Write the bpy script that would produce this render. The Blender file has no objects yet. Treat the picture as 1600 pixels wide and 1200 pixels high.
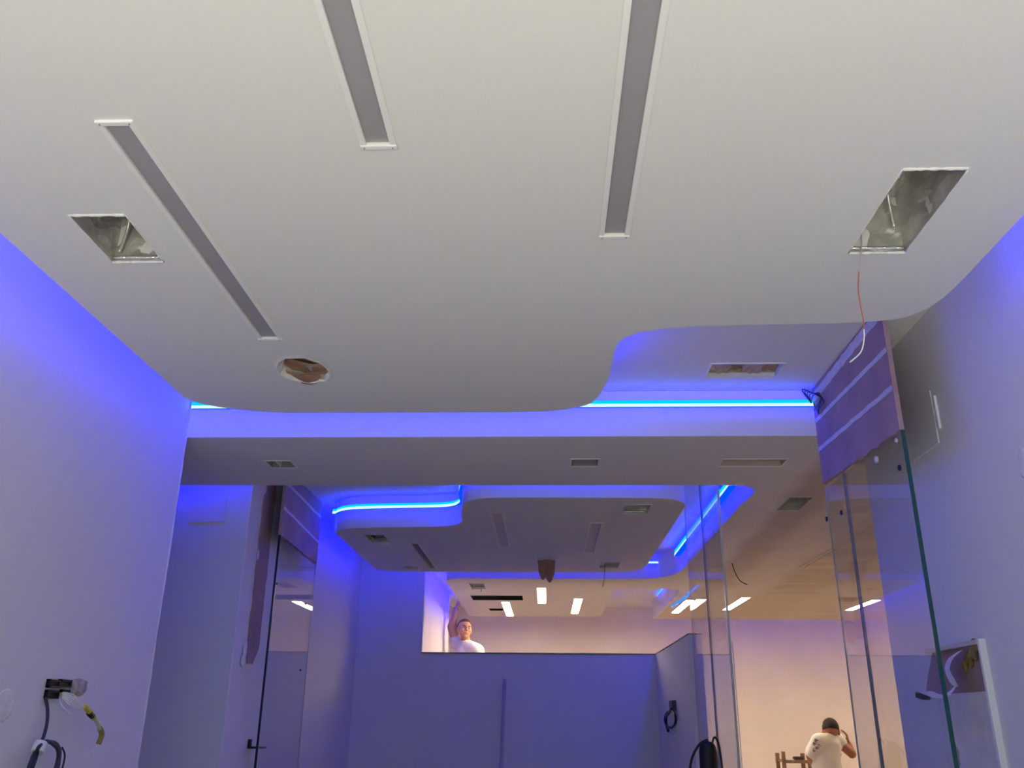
import bpy, bmesh, math, random
from mathutils import Vector, Matrix, noise
from mathutils.geometry import delaunay_2d_cdt
random.seed(7)
SC = bpy.context.scene
COL = SC.collection
EYE = 1.65            # eye height above the floor
F = 1363.4            # focal length in pixels of the 1600 px wide frame
# ------------------------------------------------------------------ camera
RIGHT = Vector((0.99928539, 0.03671132, 0.00899948))
DOWN = Vector((-0.0048623, 0.36096352, -0.93256726))
FWD = Vector((-0.03748426, 0.93185708, 0.36088407))
cam_d = bpy.data.cameras.new('camera'); cam = bpy.data.objects.new('camera', cam_d); COL.objects.link(cam)
cam_d.sensor_width = 36.0; cam_d.lens = F / 1600 * 36.0; cam_d.clip_start = 0.05; cam_d.clip_end = 100
m = Matrix((( RIGHT.x, -DOWN.x, -FWD.x, 0), (RIGHT.y, -DOWN.y, -FWD.y, 0), (RIGHT.z, -DOWN.z, -FWD.z, EYE), (0, 0, 0, 1)))
cam.matrix_world = m
SC.camera = cam
# ------------------------------------------------------------------ world: daylight outside the shopfront behind the camera
world = bpy.data.worlds.new('world'); SC.world = world; world.use_nodes = True
nt = world.node_tree; nt.nodes.clear()
wo = nt.nodes.new('ShaderNodeOutputWorld'); wb = nt.nodes.new('ShaderNodeBackground')
tc = nt.nodes.new('ShaderNodeTexCoord'); sx = nt.nodes.new('ShaderNodeSeparateXYZ'); cr = nt.nodes.new('ShaderNodeValToRGB')
mp = nt.nodes.new('ShaderNodeMath'); mp.operation = 'MULTIPLY_ADD'; mp.inputs[1].default_value = 0.5; mp.inputs[2].default_value = 0.5
nt.links.new(tc.outputs['Generated'], sx.inputs[0]); nt.links.new(sx.outputs['Z'], mp.inputs[0]); nt.links.new(mp.outputs[0], cr.inputs[0])
e = cr.color_ramp.elements
e[0].position = 0.0; e[0].color = (0.62, 0.60, 0.50, 1)          # sunlit pavement
e[1].position = 1.0; e[1].color = (0.16, 0.18, 0.22, 1)
for p, c in ((0.24, (0.62, 0.60, 0.50, 1)), (0.33, (0.14, 0.15, 0.11, 1)), (0.42, (0.025, 0.042, 0.014, 1)), (0.62, (0.03, 0.05, 0.016, 1)), (0.72, (0.12, 0.13, 0.15, 1))):
    q = e.new(p); q.color = c
nt.links.new(cr.outputs[0], wb.inputs[0]); nt.links.new(wb.outputs[0], wo.inputs[0])
wb.inputs[1].default_value = 12.0
# portal guiding the daylight through the open shopfront
pl = bpy.data.lights.new('daylight_portal', 'AREA'); pl.shape = 'RECTANGLE'; pl.size = 2.9; pl.size_y = 3.0
pl.cycles.is_portal = True
po = bpy.data.objects.new('daylight_portal', pl); COL.objects.link(po); po.location = (-0.11, -1.25, 1.5); po.rotation_euler = (math.radians(90), 0, 0)
LED_GAIN = 0.95
WARM_GAIN = 60.0
SC.view_settings.view_transform = 'Standard'; SC.view_settings.look = 'None'
SC.view_settings.exposure = 0.0; SC.view_settings.gamma = 1.0; SC.view_settings.use_curve_mapping = False
SC.render.film_transparent = False
try:
    SC.cycles.max_bounces = 10; SC.cycles.diffuse_bounces = 5; SC.cycles.glossy_bounces = 5; SC.cycles.transparent_max_bounces = 16
    SC.cycles.caustics_reflective = False; SC.cycles.caustics_refractive = False; SC.cycles.sample_clamp_indirect = 4.0
    SC.cycles.use_light_tree = True
except Exception: pass

def ray(px, py):
    return RIGHT * ((px - 800) / F) + DOWN * ((py - 600) / F) + FWD
def onz(px, py, z):        # point at absolute height z seen at a pixel of the photograph (used to measure, every result is a real place)
    d = ray(px, py); t = (z - EYE) / d.z; return Vector((d.x * t, d.y * t, z))
def ony(px, py, y):
    d = ray(px, py); t = y / d.y; return Vector((d.x * t, y, EYE + d.z * t))
def onx(px, py, x):
    d = ray(px, py); t = x / d.x; return Vector((x, d.y * t, EYE + d.z * t))

# ------------------------------------------------------------------ materials
MATS = {}
def mat(name, color, rough=0.6, metal=0.0, bump=0.0, bscale=60.0, var=0.0, vscale=3.0, spec=0.3, emit=None, estr=0.0):
    if name in MATS: return MATS[name]
    M = bpy.data.materials.new(name); M.use_nodes = True; n = M.node_tree; b = n.nodes['Principled BSDF']
    b.inputs['Base Color'].default_value = (*color, 1); b.inputs['Roughness'].default_value = rough; b.inputs['Metallic'].default_value = metal
    b.inputs['Specular IOR Level'].default_value = spec
    if var or bump:
        t = n.nodes.new('ShaderNodeTexCoord')
    if var:
        nz = n.nodes.new('ShaderNodeTexNoise'); nz.inputs['Scale'].default_value = vscale; nz.inputs['Detail'].default_value = 5
        n.links.new(t.outputs['Object'], nz.inputs['Vector'])
        r = n.nodes.new('ShaderNodeValToRGB'); r.color_ramp.elements[0].position = 0.3; r.color_ramp.elements[1].position = 0.7
        r.color_ramp.elements[0].color = (*[c * (1 - var) for c in color], 1); r.color_ramp.elements[1].color = (*[min(1, c * (1 + var)) for c in color], 1)
        n.links.new(nz.outputs['Fac'], r.inputs[0]); n.links.new(r.outputs[0], b.inputs['Base Color'])
    if bump:
        nb = n.nodes.new('ShaderNodeTexNoise'); nb.inputs['Scale'].default_value = bscale; nb.inputs['Detail'].default_value = 4
        n.links.new(t.outputs['Object'], nb.inputs['Vector'])
        bp = n.nodes.new('ShaderNodeBump'); bp.inputs['Strength'].default_value = bump; bp.inputs['Distance'].default_value = 0.01
        n.links.new(nb.outputs['Fac'], bp.inputs['Height']); n.links.new(bp.outputs[0], b.inputs['Normal'])
    if emit:
        b.inputs['Emission Color'].default_value = (*emit, 1); b.inputs['Emission Strength'].default_value = estr
    MATS[name] = M; return M
def emis(name, color, strength):
    if name in MATS: return MATS[name]
    M = bpy.data.materials.new(name); M.use_nodes = True; n = M.node_tree; n.nodes.clear()
    o = n.nodes.new('ShaderNodeOutputMaterial'); e = n.nodes.new('ShaderNodeEmission'); e.inputs[0].default_value = (*color, 1); e.inputs[1].default_value = strength
    n.links.new(e.outputs[0], o.inputs[0]); MATS[name] = M; return M
def glass_mat(name, tint, ior):
    M = bpy.data.materials.new(name); M.use_nodes = True; n = M.node_tree; n.nodes.clear()
    o = n.nodes.new('ShaderNodeOutputMaterial'); t = n.nodes.new('ShaderNodeBsdfTransparent'); g = n.nodes.new('ShaderNodeBsdfGlossy')
    t.inputs[0].default_value = (*tint, 1); g.inputs['Roughness'].default_value = 0.0
    f = n.nodes.new('ShaderNodeFresnel'); f.inputs[0].default_value = ior; mx = n.nodes.new('ShaderNodeMixShader')
    # the pane is thin: use the outside index on both faces
    geo = n.nodes.new('ShaderNodeNewGeometry'); 
    iv = n.nodes.new('ShaderNodeMix'); iv.data_type = 'FLOAT'; iv.inputs[2].default_value = ior; iv.inputs[3].default_value = 1.0 / ior
    n.links.new(geo.outputs['Backfacing'], iv.inputs[0]); n.links.new(iv.outputs[0], f.inputs[0])
    n.links.new(f.outputs[0], mx.inputs[0]); n.links.new(t.outputs[0], mx.inputs[1]); n.links.new(g.outputs[0], mx.inputs[2]); n.links.new(mx.outputs[0], o.inputs[0])
    MATS[name] = M; return M
PAINT = mat('white_wall_paint', (0.80, 0.79, 0.80), 0.75, bump=0.04, bscale=220)
CEIL = mat('white_ceiling_paint', (0.80, 0.79, 0.77), 0.85, bump=0.03, bscale=180)
FARW = mat('skimmed_plaster', (0.86, 0.77, 0.68), 0.85, bump=0.05, bscale=60, var=0.06, vscale=1.5)
WHITE = mat('white_enamel', (0.86, 0.86, 0.86), 0.4)
PLASTER = mat('fresh_plaster', (0.85, 0.85, 0.84), 0.9, bump=0.5, bscale=90, var=0.06, vscale=30)
FRAME = mat('frame_white', (0.86, 0.85, 0.84), 0.55)
DIFF = mat('unlit_diffuser', (0.36, 0.345, 0.37), 0.45, var=0.03, vscale=5)
DIFF2 = mat('unlit_frosted_diffuser', (0.62, 0.56, 0.58), 0.5)
FOIL = mat('duct_foil', (0.64, 0.625, 0.60), 0.38, metal=0.55, bump=0.9, bscale=14, var=0.25, vscale=9)
FOILB = mat('bright_foil', (0.9, 0.9, 0.86), 0.22, metal=0.8, bump=0.7, bscale=40)
BROWN = mat('brown_plasterboard', (0.40, 0.265, 0.25), 0.85, var=0.12, vscale=6, bump=0.15, bscale=40)
CARD = mat('cardboard', (0.40, 0.235, 0.14), 0.85, var=0.2, vscale=12, bump=0.3, bscale=30)
TAPE = mat('joint_tape', (0.66, 0.64, 0.68), 0.8, var=0.08, vscale=30)
BLACK = mat('black_plastic', (0.012, 0.012, 0.014), 0.45)
DARKN = mat('navy_cable', (0.03, 0.035, 0.07), 0.45)
CABW = mat('white_cable', (0.86, 0.86, 0.87), 0.5)
CABR = mat('red_cable', (0.55, 0.13, 0.10), 0.5)
YEL = mat('yellow_tape', (0.62, 0.55, 0.08), 0.5)
OCH = mat('ochre_sleeve', (0.33, 0.26, 0.06), 0.6)
BEIGE = mat('dried_adhesive', (0.50, 0.46, 0.36), 0.95, bump=1.0, bscale=60, var=0.3, vscale=40)
GREEN = mat('green_glass_edge', (0.004, 0.075, 0.06), 0.15, spec=0.6)
NAVYE = mat('dark_glass_edge', (0.006, 0.02, 0.035), 0.15, spec=0.6)
PALEE = mat('highlit_glass_edge', (0.62, 0.66, 0.60), 0.2, spec=0.6)  # pale colour paints the lit highlight along glass edges
GLASS = glass_mat('clear_pane', (0.965, 0.975, 0.985), 1.42)
FLOOR = mat('screed_floor', (0.12, 0.115, 0.11), 0.8, var=0.12, vscale=2)
PADM = mat('blue_pad', (0.01, 0.012, 0.09), 0.5)
STEEL = mat('dull_steel', (0.30, 0.28, 0.30), 0.5, metal=0.5)
WOOD = mat('worn_wood', (0.24, 0.15, 0.10), 0.8, var=0.25, vscale=14)
LEDC = emis('led_diode_blue', (0.0, 0.0025, 1.0), 34 * LED_GAIN)          # saturated diode light leaving the strip
LEDF = emis('led_diode_blue_far', (0.0, 0.01, 1.0), 19 * LED_GAIN)
LEDW = emis('led_core_glare', (0.62, 1.0, 1.0), 1.15)                  # front face coloured as the overexposed core, lower half
LEDG = emis('led_glow_cyan', (0.0, 0.62, 1.0), 1.1)                    # front face coloured as the diffused glow, upper half
WARM = emis('warm_diffuser', (1.0, 0.80, 0.52), WARM_GAIN)

def board_material():
    # ceiling board: painted white near the room, raw board with pale filler bands along the joints further over
    M = bpy.data.materials.new('part_finished_ceiling'); M.use_nodes = True; n = M.node_tree; b = n.nodes['Principled BSDF']; b.inputs['Roughness'].default_value = 0.88
    b.inputs['Specular IOR Level'].default_value = 0.2
    L = n.links.new
    t = n.nodes.new('ShaderNodeTexCoord'); s = n.nodes.new('ShaderNodeSeparateXYZ'); L(t.outputs['Object'], s.inputs[0])
    nz = n.nodes.new('ShaderNodeTexNoise'); nz.inputs['Scale'].default_value = 2.2; nz.inputs['Detail'].default_value = 6; L(t.outputs['Object'], nz.inputs['Vector'])
    def math_(op, a, c, d=None):
        k = n.nodes.new('ShaderNodeMath'); k.operation = op
        for i, v in enumerate((a, c, d)):
            if v is None: continue
            if isinstance(v, (int, float)): k.inputs[i].default_value = v
            else: L(v, k.inputs[i])
        return k.outputs[0]
    wob = math_('MULTIPLY_ADD', nz.outputs['Fac'], 0.22, -0.11)
    x = math_('ADD', s.outputs['X'], wob)
    slant = math_('MULTIPLY_ADD', s.outputs['Y'], -0.03, x)      # bands run almost straight towards the end wall
    rx = n.nodes.new('ShaderNodeValToRGB'); sc = math_('MULTIPLY', slant, 0.25); L(sc, rx.inputs[0])
    P = (0.78, 0.765, 0.76, 1); D = (0.56, 0.50, 0.47, 1); Lt = (0.70, 0.65, 0.61, 1); D2 = (0.55, 0.49, 0.41, 1)
    el = rx.color_ramp.elements; el[0].position = 0.0; el[0].color = P; el[1].position = 1.0; el[1].color = D2
    for p, c in ((0.280, P), (0.305, D), (0.340, D), (0.370, Lt), (0.430, Lt), (0.465, D2), (0.56, D2), (0.60, (0.62, 0.56, 0.48, 1)), (0.75, D2)):
        q = el.new(p); q.color = c
    # cross patches of filler
    n2 = n.nodes.new('ShaderNodeTexNoise'); n2.inputs['Scale'].default_value = 1.0; n2.inputs['Detail'].default_value = 3
    mpg = n.nodes.new('ShaderNodeMapping'); mpg.inputs['Scale'].default_value = (0.9, 3.2, 1.0); L(t.outputs['Object'], mpg.inputs[0]); L(mpg.outputs[0], n2.inputs['Vector'])
    r2 = n.nodes.new('ShaderNodeValToRGB'); r2.color_ramp.elements[0].position = 0.50; r2.color_ramp.elements[1].position = 0.56
    r2.color_ramp.elements[0].color = (0, 0, 0, 1); r2.color_ramp.elements[1].color = (1, 1, 1, 1); L(n2.outputs['Fac'], r2.inputs[0])
    gate = math_('GREATER_THAN', slant, 1.80)
    f = math_('MULTIPLY', r2.outputs[0], gate); f = math_('MULTIPLY', f, 0.6)
    mx = n.nodes.new('ShaderNodeMixRGB'); L(f, mx.inputs[0]); L(rx.outputs[0], mx.inputs[1]); mx.inputs[2].default_value = (0.68, 0.61, 0.52, 1)
    # lighter board row near the end wall
    g2 = math_('GREATER_THAN', math_('MULTIPLY_ADD', nz.outputs['Fac'], 0.1, s.outputs['Y']), 8.55); g2 = math_('MULTIPLY', g2, math_('GREATER_THAN', slant, 1.0)); g2 = math_('MULTIPLY', g2, 0.55)
    m2 = n.nodes.new('ShaderNodeMixRGB'); L(g2, m2.inputs[0]); L(mx.outputs[0], m2.inputs[1]); m2.inputs[2].default_value = (0.66, 0.57, 0.48, 1)
    L(m2.outputs[0], b.inputs['Base Color'])
    return M
BOARD = board_material()

# ------------------------------------------------------------------ object helpers
WL = {}
def link(name, me, mats, parent=None, loc=None, smooth=False):
    o = bpy.data.objects.new(name, me); COL.objects.link(o)
    for k in (mats if isinstance(mats, (list, tuple)) else [mats]): me.materials.append(k)
    base = WL.get(parent, Vector((0, 0, 0))) if parent else Vector((0, 0, 0))
    w = Vector(loc) if loc is not None else base.copy()
    if parent: o.parent = parent
    o.location = w - base
    me.transform(Matrix.Translation(-w))
    WL[o] = w
    if smooth:
        for p in me.polygons: p.use_smooth = True
    return o
def bmobj(name, bm, mats, parent=None, loc=None, smooth=False, **kw):
    bmesh.ops.recalc_face_normals(bm, faces=bm.faces)
    me = bpy.data.meshes.new(name); bm.to_mesh(me); bm.free()
    o = link(name, me, mats, parent, loc, smooth); tag(o, **kw); return o
def tag(o, label=None, cat=None, group=None, kind=None):
    if label: o['label'] = label
    if cat: o['category'] = cat
    if group: o['group'] = group
    if kind: o['kind'] = kind
    return o
def root(name, loc, label, cat, group=None, kind=None):
    o = bpy.data.objects.new(name, None); COL.objects.link(o); o.location = loc; o.empty_display_size = 0.1
    WL[o] = Vector(loc); return tag(o, label, cat, group, kind)
def bx(bm, a, b, mi=0):
    x0, y0, z0 = a; x1, y1, z1 = b
    v = [bm.verts.new(p) for p in ((x0, y0, z0), (x1, y0, z0), (x1, y1, z0), (x0, y1, z0), (x0, y0, z1), (x1, y0, z1), (x1, y1, z1), (x0, y1, z1))]
    for f in ((0, 3, 2, 1), (4, 5, 6, 7), (0, 1, 5, 4), (1, 2, 6, 5), (2, 3, 7, 6), (3, 0, 4, 7)):
        fc = bm.faces.new([v[i] for i in f]); fc.material_index = mi
def box(name, a, b, m_, parent=None, bevel=0.0, loc=None, **kw):
    bm = bmesh.new(); a2 = [min(p, q) for p, q in zip(a, b)]; b2 = [max(p, q) for p, q in zip(a, b)]; bx(bm, a2, b2)
    if bevel: bmesh.ops.bevel(bm, geom=list(bm.edges), offset=bevel, segments=2, affect='EDGES', profile=0.5)
    return bmobj(name, bm, m_, parent, loc, **kw)
def tube(bm, pts, r, n=8, closed=False, mi=0, radii=None):
    pts = [Vector(p) for p in pts]; rings = []; N = len(pts); prev = None
    for i, p in enumerate(pts):
        if closed: d = pts[(i + 1) % N] - pts[i - 1]
        else: d = pts[min(i + 1, N - 1)] - pts[max(i - 1, 0)]
        d = d.normalized() if d.length > 1e-9 else Vector((0, 0, 1))
        if prev is None:
            u = d.cross(Vector((0.3, 0.2, 1)));  u = u if u.length > 1e-3 else d.cross(Vector((1, 0, 0)))
        else: u = prev - d * prev.dot(d)
        u.normalize(); w = d.cross(u); prev = u; rr = radii[i] if radii else r
        rings.append([bm.verts.new(p + (u * math.cos(2 * math.pi * k / n) + w * math.sin(2 * math.pi * k / n)) * rr) for k in range(n)])
    for i in range(N if closed else N - 1):
        a, b = rings[i], rings[(i + 1) % N]
        for k in range(n):
            f = bm.faces.new((a[k], a[(k + 1) % n], b[(k + 1) % n], b[k])); f.smooth = True; f.material_index = mi
    if not closed:
        bm.faces.new(list(reversed(rings[0]))); bm.faces.new(rings[-1])
def spline(pts, k=8, closed=False):
    P = [Vector(p) for p in pts]; out = []; N = len(P)
    for i in range(N if closed else N - 1):
        if closed: a, b, c, d = P[i - 1], P[i], P[(i + 1) % N], P[(i + 2) % N]
        else: a, b, c, d = P[max(i - 1, 0)], P[i], P[i + 1], P[min(i + 2, N - 1)]
        for j in range(k):
            t = j / k
            out.append(0.5 * ((2 * b) + (c - a) * t + (2 * a - 5 * b + 4 * c - d) * t * t + (3 * b - a - 3 * c + d) * t ** 3))
    if not closed: out.append(P[-1])
    return out
def cable(name, pts, r, m_, parent=None, k=8, n=8, **kw):
    bm = bmesh.new(); tube(bm, spline(pts, k), r, n); return bmobj(name, bm, m_, parent, **kw)
def arc(cx, cy, r, a0, a1, n=10, ry=None):
    ry = ry or r
    return [(cx + r * math.cos(math.radians(a0 + (a1 - a0) * i / n)), cy + ry * math.sin(math.radians(a0 + (a1 - a0) * i / n))) for i in range(n + 1)]
def inside(poly, x, y):
    c = False
    for i in range(len(poly)):
        x0, y0 = poly[i - 1]; x1, y1 = poly[i]
        if (y0 > y) != (y1 > y) and x < (x1 - x0) * (y - y0) / (y1 - y0) + x0: c = not c
    return c
def slab_bm(outer, holes, z0, z1):
    loops = [list(outer)] + [list(h) for h in holes]
    flat = [Vector(p) for l in loops for p in l]; edges = []; i0 = 0
    for l in loops:
        n = len(l); edges += [(i0 + k, i0 + (k + 1) % n) for k in range(n)]; i0 += n
    V, E_, T, *_ = delaunay_2d_cdt(flat, edges, [], 0, 1e-6)
    bm = bmesh.new(); lo = [bm.verts.new((v.x, v.y, z0)) for v in V]; hi = [bm.verts.new((v.x, v.y, z1)) for v in V]
    for t in T:
        c = (V[t[0]] + V[t[1]] + V[t[2]]) / 3
        if inside(loops[0], c.x, c.y) and not any(inside(h, c.x, c.y) for h in loops[1:]):
            bm.faces.new([lo[i] for i in t]); bm.faces.new([hi[i] for i in reversed(t)])
    bm.verts.index_update(); n = len(V)
    for e in [e for e in bm.edges if len(e.link_faces) == 1 and e.verts[0].index < n]:
        a, b = e.verts[0].index, e.verts[1].index; bm.faces.new((lo[a], lo[b], hi[b], hi[a]))
    return bm
def rect(x0, y0, x1, y1): return [(x0, y0), (x1, y0), (x1, y1), (x0, y1)]
ZS, ZU = 2.80, 3.01      # underside of the lowered slabs, of the upper ceiling
def struct(name, bm, m_, **kw): return bmobj(name, bm, m_, kind='structure', **kw)
def sbox(name, a, b, m_): return box(name, a, b, m_, kind='structure')

# ------------------------------------------------------------------ fittings in the ceilings (positions first: their holes are cut into the slabs)
# linear lights: x0, x1, y0, y1
LIGHTS = [
 (-0.914, -0.859, 1.464, 2.545, 'off', 'long unlit grey strip light beside the foil duct with the curved seam'),
 (-0.380, -0.327, 0.462, 1.543, 'off', 'unlit grey strip light between the two other long strips of the near ceiling'),
 (0.151, 0.204, 0.846, 1.927, 'off', 'unlit grey strip light closest to the foil duct with the dangling wire'),
 (-0.318, -0.257, 5.10, 6.14, 'half', 'unlit strip light in the middle of the second ceiling island, white side rails'),
 (0.283, 0.347, 5.353, 6.356, 'half', 'unlit strip light with a white end cap on the second ceiling island'),
 (-0.932, -0.888, 6.052, 7.085, 'slot', 'empty strip light slot with one pale rail in the second ceiling island'),
 (-0.455, -0.375, 9.16, 10.435, 'on', 'glowing warm strip light nearest the black air slot in the back room'),
 (-0.080, 0.000, 8.143, 9.25, 'on', 'glowing warm strip light, middle one of three on the back room island'),
 (0.285, 0.365, 8.887, 10.146, 'on', 'glowing warm strip light of the back room island, furthest from the raised arm'),
 (1.400, 1.480, 8.95, 10.037, 'on', 'glowing warm strip light seen through the edge-on glass, beside the kinked blue strip'),
 (1.91, 1.99, 8.738, 9.75, 'on', 'glowing warm strip light just clear of the middle glass, above the bare plaster wall'),
 (4.30, 4.38, 9.2, 10.3, 'on', 'added unseen warm strip light by the far side wall, nearer the end wall'),  # added out of view to brighten the bare plaster wall
 (4.30, 4.38, 6.2, 7.3, 'on', 'added unseen warm strip light by the far side wall, nearer the entrance'),  # second added light, also out of view
 (3.21, 3.29, 8.884, 9.728, 'on', 'glowing warm strip light seen through the tall green-edged glass'),
]
# ducts: x0, y0, x1, y1, level, detail
def pr(p, q, z=ZS):
    a = onz(*p, z); b = onz(*q, z); return (min(a.x, b.x), min(a.y, b.y), max(a.x, b.x), max(a.y, b.y))
DUCTS = [
 ((-1.167, 1.808, -1.026, 2.042), 'near foil-lined duct opening with a curved seam, beside the long strip light', 0.17),
 ((0.795, 1.662, 0.940, 2.034), 'near foil-lined duct opening with crumpled silver corner and a wire hanging out', 0.17),
 ((0.452, 4.86, 0.600, 5.09), 'dark duct opening with a bright silver lip near the rounded corner of the second island', 0.12),
 ((-1.205, 5.72, -1.075, 6.02), 'dull yellowish duct opening in the second island near its glowing blue edge', 0.12),
 ((-1.150, 6.97, -1.02, 7.12), 'small dark ragged duct opening at the back rim of the second island', 0.10),
 ((0.425, 6.77, 0.575, 7.03), 'pale foil duct opening with a thin wire, back of the second island', 0.10),
 ((1.330, 4.69, 1.455, 5.01), 'grey foil duct opening in the unpainted ceiling beside the blue recess corner', 0.12),
 ((-0.690, 7.90, -0.555, 8.24), 'pale duct opening with a dangling tab on the back room island, above the black slot', 0.10),
]
VENTS = [((-1.335, 3.965, -1.215, 4.085), 'small grey vent recess in the lowered beam near the blue side wall'),
         ((0.125, 3.945, 0.250, 4.065), 'small grey vent recess in the middle of the lowered beam'),
         ((0.830, 3.95, 1.125, 4.07), 'wide shallow vent recess with pinkish inside in the lowered beam by the tall glass')]
SLOT = (-0.740, 8.690, -0.228, 9.052)
BACKV = (-0.62, 9.72, -0.43, 9.93)
slab1 = [(-1.385, -1.15)] + [(-1.385, 3.05)] + [tuple(v.xy) for v in spline([(-1.385, 3.09, 0), (-1.355, 3.155, 0), (-1.27, 3.215, 0), (-1.16, 3.26, 0), (-1.03, 3.28, 0)], 5)] + \
  [(-0.5, 3.283)] + [tuple(v.xy) for v in spline([(-0.12, 3.283, 0), (0.03, 3.27, 0), (0.13, 3.225, 0), (0.19, 3.15, 0), (0.222, 2.98, 0), (0.232, 2.80, 0), (0.234, 2.66, 0), (0.252, 2.575, 0), (0.31, 2.522, 0), (0.42, 2.488, 0), (0.60, 2.475, 0)], 5)] + \
  [tuple(v.xy) for v in spline([(0.88, 2.466, 0), (1.0, 2.455, 0), (1.07, 2.435, 0), (1.12, 2.39, 0), (1.148, 2.30, 0), (1.155, 2.18, 0)], 5)] + [(1.155, -1.15)]
slab2 = [tuple(v.xy) for v in spline([(p[0], p[1], 0) for p in [(-1.385, 7.05), (-1.386, 5.76), (-1.375, 5.66), (-1.31, 5.565), (-1.20, 5.515), (-0.95, 5.487), (-0.68, 5.465), (-0.57, 5.42), (-0.515, 5.32), (-0.505, 5.20), (-0.49, 5.02), (-0.455, 4.83), (-0.39, 4.745), (-0.289, 4.708), (0.0, 4.70), (0.52, 4.71), (0.68, 4.735), (0.76, 4.80), (0.792, 4.90), (0.795, 5.2), (0.790, 6.75), (0.783, 6.98), (0.745, 7.14), (0.66, 7.225), (0.5, 7.26), (0.0, 7.275), (-1.05, 7.265), (-1.22, 7.25), (-1.33, 7.20)]], 5, closed=True)]
torn = [(-0.850 + (0.090 + 0.010 * noise.noise(Vector((i * 1.7, 3, 1)))) * math.cos(2 * math.pi * i / 26), 2.825 + (0.118 + 0.018 * noise.noise(Vector((i * 1.3, 7, 1)))) * math.sin(2 * math.pi * i / 26)) for i in range(26)]
torn2 = [(0.012 + 0.062 * math.cos(2 * math.pi * i / 16), 6.70 + 0.07 * math.sin(2 * math.pi * i / 16)) for i in range(16)]
main = [(-2.70, 3.60), (5.0, 3.60), (5.0, 10.68), (1.264, 10.68), (1.264, 8.45)] + \
       [(1.25, 8.32), (1.19, 8.24), (1.08, 8.20), (0.84, 8.20), (0.73, 8.22), (0.665, 8.30), (0.641, 8.42), (0.639, 10.40), (0.60, 10.475), (0.52, 10.50), (-0.80, 10.51), (-0.87, 10.48), (-0.897, 10.40), (-0.88, 7.82), (-0.862, 7.70), (-0.82, 7.625), (-0.75, 7.60), (0.72, 7.60)] + \
       [tuple(v.xy) for v in spline([(0.82, 7.595, 0), (0.95, 7.55, 0), (1.04, 7.42, 0), (1.085, 7.25, 0), (1.098, 7.05, 0)], 4)] + \
       [tuple(v.xy) for v in spline([(1.10, 4.85, 0), (1.115, 4.65, 0), (1.10, 4.53, 0), (1.05, 4.465, 0), (0.97, 4.44, 0), (0.86, 4.432, 0)], 4)] + [(-2.70, 4.43)]
H = {1: [], 2: [], 3: []}
def which(x, y): return 1 if y < 3.4 else (2 if inside(slab2, x, y) else 3)
for x0, x1, y0, y1, st, lb in LIGHTS: H[which((x0 + x1) / 2, (y0 + y1) / 2)].append(rect(x0 - .004, y0 - .004, x1 + .004, y1 + .004))
for r, lb, dp in DUCTS: H[which((r[0] + r[2]) / 2, (r[1] + r[3]) / 2)].append(rect(*r))
for r, lb in VENTS: H[3].append(rect(*r))
H[3].append(rect(*SLOT)); H[3].append(rect(*BACKV)); H[1].append(torn); H[2].append(torn2)

# ------------------------------------------------------------------ the setting
struct('ceiling', slab_bm(slab1, H[1], ZS, ZU - 0.002), CEIL)
struct('ceiling', slab_bm(main, H[3], ZS, ZU - 0.002), BOARD)
struct('ceiling', slab_bm(slab2, H[2], ZS, ZU - 0.002), CEIL)
NOTCH = (0.678, 3.294, 0.965, 3.443)
struct('ceiling', slab_bm(rect(-2.8, -1.2, 5.1, 11.5), [rect(*NOTCH)], ZU, ZU + 0.02), CEIL)
sbox('floor', (-2.8, -1.2, -0.1), (5.1, 11.5, 0), FLOOR)
sbox('floor', (0.99, 3.60, 0), (5.0, 11.4, 0.004), mat('bounce_floor', (0.60, 0.52, 0.44), 0.85, var=0.1, vscale=3))  # unseen pale floor added to bounce light onto the ceiling
sbox('floor', (-1.2, 7.70, 0), (0.99, 11.4, 0.004), MATS['bounce_floor'])  # same added bounce surface behind the partition
sbox('wall_left', (-1.72, -1.2, 0), (-1.572, 3.60, ZU), PAINT)
sbox('wall_added_header', (-1.72, -1.30, 2.45), (1.46, -1.2, ZU), PAINT)  # unseen header added to block daylight from higher up
sbox('wall_right', (1.345, -1.2, 0), (1.46, 3.60, ZU), PAINT)
sbox('wall_niche', (-2.8, 4.60, 0), (-1.60, 4.72, ZU), PAINT)
sbox('wall_niche_left', (-2.8, 3.48, 0), (-2.70, 4.60, ZU), PAINT)
sbox('wall_niche_near', (-2.7, 3.48, 0), (-1.72, 3.60, ZU), PAINT)
sbox('wall_middle_left', (-1.72, 4.72, 0), (-1.60, 7.60, ZU), PAINT)
sbox('wall_back', (-1.72, 7.60, 0), (-1.045, 7.70, ZU), PAINT)
sbox('wall_far_left', (-1.20, 7.70, 0), (-1.10, 10.17, ZU), FARW)
sbox('wall_far_left', (-1.30, 10.17, 0), (-1.20, 11.40, ZU), FARW)
sbox('wall_far', (-1.30, 11.40, 0), (5.1, 11.5, ZU), FARW)
sbox('wall_far_right', (5.0, 3.60, 0), (5.1, 11.40, ZU), FARW)
sbox('wall_near_right', (1.46, 3.48, 0), (5.1, 3.60, ZU), PAINT)
ZP = EYE + 0.529
# low blue-lit partition and its return
sbox('wall_partition', (-1.045, 7.60, 0), (0.99, 7.70, ZP), PAINT)
sbox('wall_return', (0.908, 5.80, 0), (0.99, 7.60, ZP), PAINT)
CAPM = mat('dark_cap', (0.10, 0.09, 0.12), 0.6)
sbox('trim_1', (-1.045, 7.592, ZP), (0.99, 7.704, ZP + 0.008), CAPM)
sbox('trim_2', (0.902, 5.795, ZP), (0.99, 7.592, ZP + 0.006), CAPM)
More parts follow.
